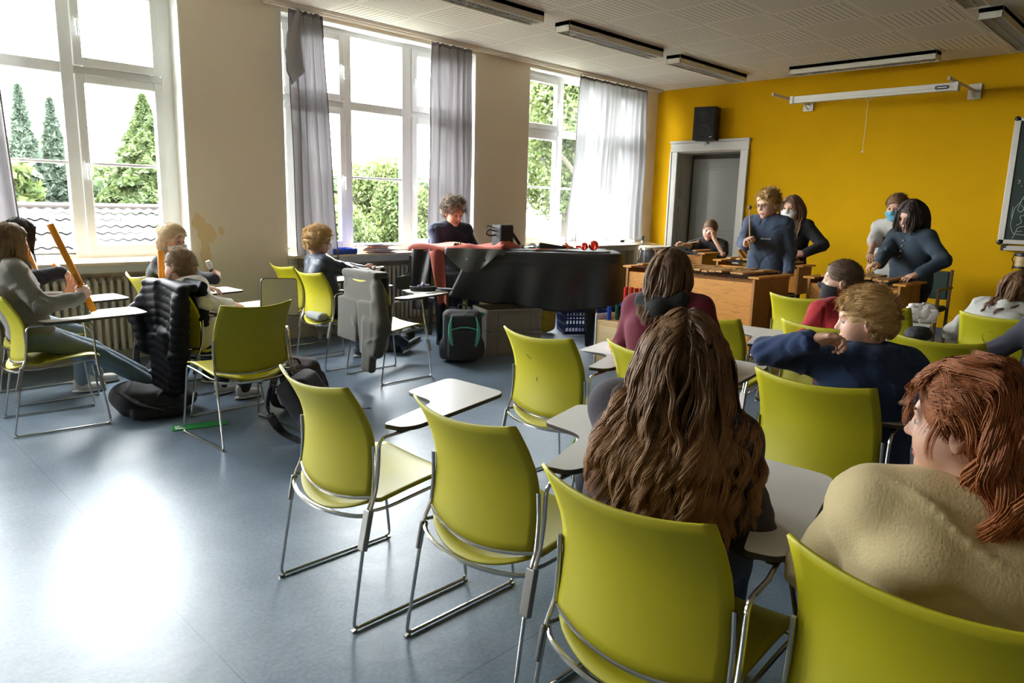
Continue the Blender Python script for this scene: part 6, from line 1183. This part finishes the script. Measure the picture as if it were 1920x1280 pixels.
# --- players in front of the yellow wall
hp = (8.98, 5.18, .60)
person('boy_bored', 'boy in a black t-shirt seated by the door, cheek on his hand', hp, -170, 1.0, hsc=1.1, at=(8.620, 4.862, 1.245), lean=14, side=0, head=(10, 4, -6), top=cloth('black_tee', (.022, .020, .024)), legs=blk, shoe=sh_b, sleeve='short', res=.012,
       hair=('crop', 'short', dict(n=2000, length=.02, rad=.0014, wave=.002)), pole={'L': (.5, .7, -.9), 'R': (-.2, -.8, -.6)}, wh={'L': ((8.490, 4.719, 1.149), (-.15, -.25, .9), (.3, .9, 0), .8, .5), 'R': ((8.110, 4.928, 1.057), (.5, -.5, .35), (.3, -.3, .8), [.8, .9, 1, 1], .7)})
hp = (6.72, 3.36, .90)
gb = cloth('slate_blue_sweat', (.050, .070, .115))
person('boy_standing', 'blond boy with glasses and slate blue sweater standing at the large xylophone with raised beater', hp, 190, 1.0, hsc=1.08, at=(6.638, 3.155, 1.573), lean=3, head=(-26, 12, 0), girth=.92, top=gb, legs=cloth('denim_mid', (.07, .12, .20)), shoe=sh_w, seat=False, glasses=True, res=.011,
       hair=('short', 'blond', dict(n=2800, length=.06, rad=.0018, wave=.008, clump=60)), pole={'R': (-.2, -.6, -.8), 'L': (-.8, .1, -.3)}, wh={'R': ((6.245, 3.147, 1.185), (.3, .2, .7), (-.3, -.8, .2), [1., 1.1, 1.1, 1.1], .8), 'L': ((6.626, 2.890, 0.943), (.5, -.1, -.7), (.2, .5, .2), .4, .4)})
hp = (7.70, 3.42, .88)
bh = cloth('black_hoodie', (.012, .011, .013))
person('girl_masked', 'standing girl with long brown hair, white face mask and black hoodie', hp, -172, .99, hsc=1.08, at=(7.596, 3.345, 1.543), lean=0, head=(-8, 2, 0), top=bh, legs=blk, shoe=sh_b, seat=False, hood=True, mask=msk_w, res=.012,
       hair=('long', 'brown2', dict(n=2000, length=.42, rad=.002, wave=.005, clump=60)), pole={'L': (-.5, .9, -.1), 'R': (-.4, -.6, -.4)}, wh={'L': ((7.469, 3.108, 1.084), (.5, -.8, .0), (.6, .3, .5), [1, 1.1, 1.1, 1.1], .8), 'R': ((7.319, 3.192, 1.006), (.8, .3, 0), (0, 0, 1), .8, .5)})
hp = (7.72, 2.70, .88)
wt = cloth('white_jersey', (.60, .58, .53), .12, 60, .7)
person('boy_jersey', 'standing boy in a white football shirt with a blue mask, half hidden', hp, -190, 1.0, hsc=1.06, at=(7.606, 2.313, 1.565), lean=4, head=(4, 6, 0), top=wt, legs=jeansd, shoe=sh_b, seat=False, sleeve='short', mask=msk_l, res=.012,
       hair=('short', 'brown', dict(n=2000, length=.045, rad=.0018, wave=.006)), pole={'R': (-.5, -.6, -.4), 'L': (-.3, .6, -.5)}, wh={'R': ((7.203, 2.386, 1.078), (.7, .5, .0), (.1, -.2, .9), [.9, 1, 1.1, 1.1], .7), 'L': ((7.286, 2.129, 1.132), (.9, -.2, 0), (0, 0, 1), .6, .5)})
P_ = PEOPLE['boy_jersey']; b = MB(); inkm = mat('jersey_ink', (.02, .02, .05), .8); H0 = P_['H']; f_, l_, u_ = P_['fw'], P_['lat'], P_['up']
def jx(a, z, o=.132): return H0+u_*z+l_*(-a)+f_*(o-1.2*a*a)
b.tube([jx(-.075, .34), jx(.0, .345), jx(.075, .34)], .011, 6); b.tube([jx(.07, .335), jx(.02, .24), jx(-.015, .16)], .013, 6); b.tube([jx(-.072, .335), jx(-.074, .31)], .009, 6)
b.tube([jx(-.045, .155), jx(.015, .155)], .009, 6)
x0 = -.11
for w_, segs in ((.04, [[(0, 0), (0, .04), (.02, .042), (.024, .03), (.02, .02), (0, .02)]]), (.04, [[(0, 0), (.0, .04)], [(0, .04), (.02, .038), (.026, .02), (.02, .002), (0, 0)]]), (.03, [[(0, 0), (0, .04)]]), (.04, [[(0, .04), (.03, .04)], [(.015, 0), (.015, .04)]])):
    for sg in segs: b.tube([jx(x0+a, .085+z*1.1) for a, z in sg], .004, 5)
    x0 += w_
b.build('jersey_print', inkm, P_['root']); b = MB()
for k in 'LR':
    s0, e0 = P_['neck']-u_*.03+l_*(.06 if k == 'L' else -.06), P_['arms'][k][0]; s1 = P_['neck']-u_*.045*.98+l_*(.165 if k == 'L' else -.165)*.98
    b.tube([s0+u_*.040, s1+u_*.055+(l_*.012 if k == 'L' else -l_*.012), s1+(e0-s1)*.35+(l_*.058 if k == 'L' else -l_*.058)+u_*.01, s1+(e0-s1)*.74+(l_*.056 if k == 'L' else -l_*.056)], .0045, 6)
b.build('shoulder_stripe', mat('stripe_teal', (.04, .30, .28), .8), P_['root']); el, wr = P_['arms']['R'][:2]; b = MB(); b.tube([el+(wr-el)*.90, el+(wr-el)*.95], .031, 14); b.build('wristband', black, P_['root'])
hp = (7.10, 2.06, .86)
hen = cloth('henley_blue', (.028, .045, .065))
person('child_bob', 'child with dark shoulder-length bob and dark blue henley shirt playing the right xylophone', hp, -204, .98, hsc=1.12, at=(6.969, 1.999, 1.493), lean=6, head=(4, 16, 0), top=hen, legs=blk, shoe=sh_b, seat=False, girth=1.02, res=.011,
       hair=('bob', 'dark', dict(n=3200, length=.25, rad=.0022, wave=.006, clump=80)), pole={'R': (-.3, -.6, -.6), 'L': (-.3, .9, -.4)}, wh={'R': ((6.608, 2.109, 1.063), (.8, -.2, -.1), (.1, -.1, 1), [.8, .9, 1, 1], .6), 'L': ((6.694, 1.807, 1.016), (.9, -.25, -.2), (.1, .1, 1), .35, .3)})
P_ = PEOPLE['child_bob']; H0 = P_['H']; f_, l_, u_ = P_['fw'], P_['lat'], P_['up']; b = MB()
for k in range(4): c_ = H0+u_*(.41-.045*k)+f_*(.125+.012*k)+l_*.012; b.ball(tuple(c_), .007, 8)
b.build('button', mat('button_pale', (.5, .5, .45), .4), P_['root'])
# --- things held
def held(key, side, name, label, cat, build, along=0, off=(0, 0, 0)):
    P_ = PEOPLE[key]; Bh = P_['arms'][side][2]; wr = P_['arms'][side][1]; grip = wr+Bh@np.array([.075, 0, -.030])*P_['s']; M_ = P_['root']; Mw = Matrix.Translation(M_.location) @ Matrix.Rotation(M_.rotation_euler.z, 4, 'Z'); return Mw @ Vector(grip)
orangeT = MATS['orange_tube']
def tube_between(label, a, b_, r, m, name='sound_tube', cat='tube', printed=False):
    a, b_ = np.array(a, float), np.array(b_, float); d = b_-a; L_ = np.linalg.norm(d); t = thing(name, label, cat, tuple(a), 0, 'orange plastic sound tubes held by the pupils'); R_ = basis(d, (0, 0, 1) if abs(d[2]/L_) < .95 else (1, 0, 0)); M_ = np.eye(4); M_[:3, 0] = R_[:, 1]; M_[:3, 1] = R_[:, 2]; M_[:3, 2] = R_[:, 0]
    q = MB(); q.lathe([(r, 0), (r, L_), (r-.0025, L_), (r-.0025, .004)], 24, M_, cap=False); q.build('tube_shell', m, t)
    if printed:
        q = MB(); vw = np.array([0, 0, 1.5])-a; pr = R_.T@vw; ang = math.atan2(pr[2], pr[1])
        def on(u, w): an = ang+u/r; return (r+.0008)*(math.cos(an)*R_[:, 1]+math.sin(an)*R_[:, 2])+R_[:, 0]*w
        for w in (.20, .215, .23): q.tube([on(-.004, w), on(.004, w+.004)], .0035, 5)
        q.tube([on(-.009, .195), on(-.009, .27)], .0022, 5); q.tube([on(.004, .24), on(.004, .27)], .002, 5)
        q.tube([on(.011*math.cos(k_), .165+.013*math.sin(k_)) for k_ in np.linspace(0, 5.2, 12)], .003, 5); q.tube([on(-.004, .16), on(.004, .168), on(-.002, .175)], .0045, 5)
        q.build('print', black, t)
    return t
g_ = held('girl_greysweater', 'R', '', '', '', None); g_ = np.array(g_)
dT = np.array([-.30, .16, .93]); dT /= np.linalg.norm(dT)
tube_between('long orange plastic tube with black print held upright by the girl in the grey sweater', g_-dT*.14, g_+dT*.47, .021, orangeT, printed=True)
g_ = np.array(held('girl_window', 'R', '', '', '', None)); tube_between('orange tube end pointing at the camera in the black-sleeved hand', g_+np.array([-.02, .25, .1]), g_+np.array([.02, -.05, -.02]), .021, orangeT)
tube_between('orange tube leaning behind the hair of the girl in the grey sweater', (1.261, 5.939, 0.911), (1.225, 6.173, 1.206), .021, orangeT)
tube_between('orange tube standing upright between the masked blond boy and the boy in white', (2.014, 5.715, 0.797), (2.026, 5.740, 1.098), .024, orangeT)
g_ = held('boy_masked', 'L', '', '', '', None); t = thing('hand_shaker', 'white and black handheld shaker in the hand of the masked blond boy', 'shaker', g_); q = MB(); q.tube([(0, 0, -.03), (-.03, 0, .05)], .016, 12); q.build('handle', black, t); q = MB(); q.tube([(-.03, 0, .05), (-.045, 0, .09), (-.055, 0, .115)], [.018, .026, .018], 14); q.build('shaker_head', mat('shaker_white', (.75, .74, .72), .3), t)
g_ = np.array(held('boy_glasses', 'R', '', '', '', None)); t = thing('shaker', 'black cylinder shaker held out by the boy with glasses', 'shaker', tuple(g_)); q = MB(); q.tube(rnd_path([(-.05, -.01, .03), (.12, .05, .03)], .01), .030, 18); q.build('cylinder', lac, t)
def beater(key, side, d, L_, label, ball=True, m_=None):
    g_ = np.array(held(key, side, '', '', '', None)); d = np.array(d, float); d /= np.linalg.norm(d); t = thing('beater', label, 'beater', tuple(g_)); q = MB(); q.tube([-d*.07, d*L_], .006, 8); q.build('stick', mat('beater_wood', (.55, .33, .14), .5), t)
    if ball: q = MB(); q.ball(tuple(d*L_), .022, 14); q.build('beater_head', m_ or mat('beater_felt', (.25, .15, .09), .9), t)
beater('boy_bored', 'R', (.05, -.32, .07), .26, 'wooden beater held sideways by the boy seated by the door')
beater('boy_standing', 'R', (.0, .10, 1), .30, 'wooden beater raised upright by the boy in the slate blue sweater')
beater('girl_masked', 'L', (-.1, .32, .55), .26, 'wooden beater held low by the girl with the white mask', ball=False)
beater('boy_jersey', 'R', (-.1, -.28, .42), .20, 'beater with a dark round head held by the boy in the football shirt', m_=mat('felt_dark', (.08, .06, .07), .9))
P_ = PEOPLE['boy_standing']; H0 = P_['H']; f_, l_, u_ = P_['fw'], P_['lat'], P_['up']; b = MB(); b.tube([H0+u_*(.30)+l_*a+f_*(.136-1.0*a*a) for a in np.linspace(-.02, .07, 8)], .0024, 5); [b.tube([H0+u_*(.307+.002*(k % 2))+l_*a+f_*(.1375-1.0*a*a), H0+u_*(.294)+l_*(a-.004)+f_*(.1375-1.0*a*a)], .0026, 5) for k, a in enumerate(np.linspace(-.02, .07, 13)) if k not in (4, 7)]; b.build('chest_lettering', mat('letter_white', (.6, .6, .6), .8), P_['root'])
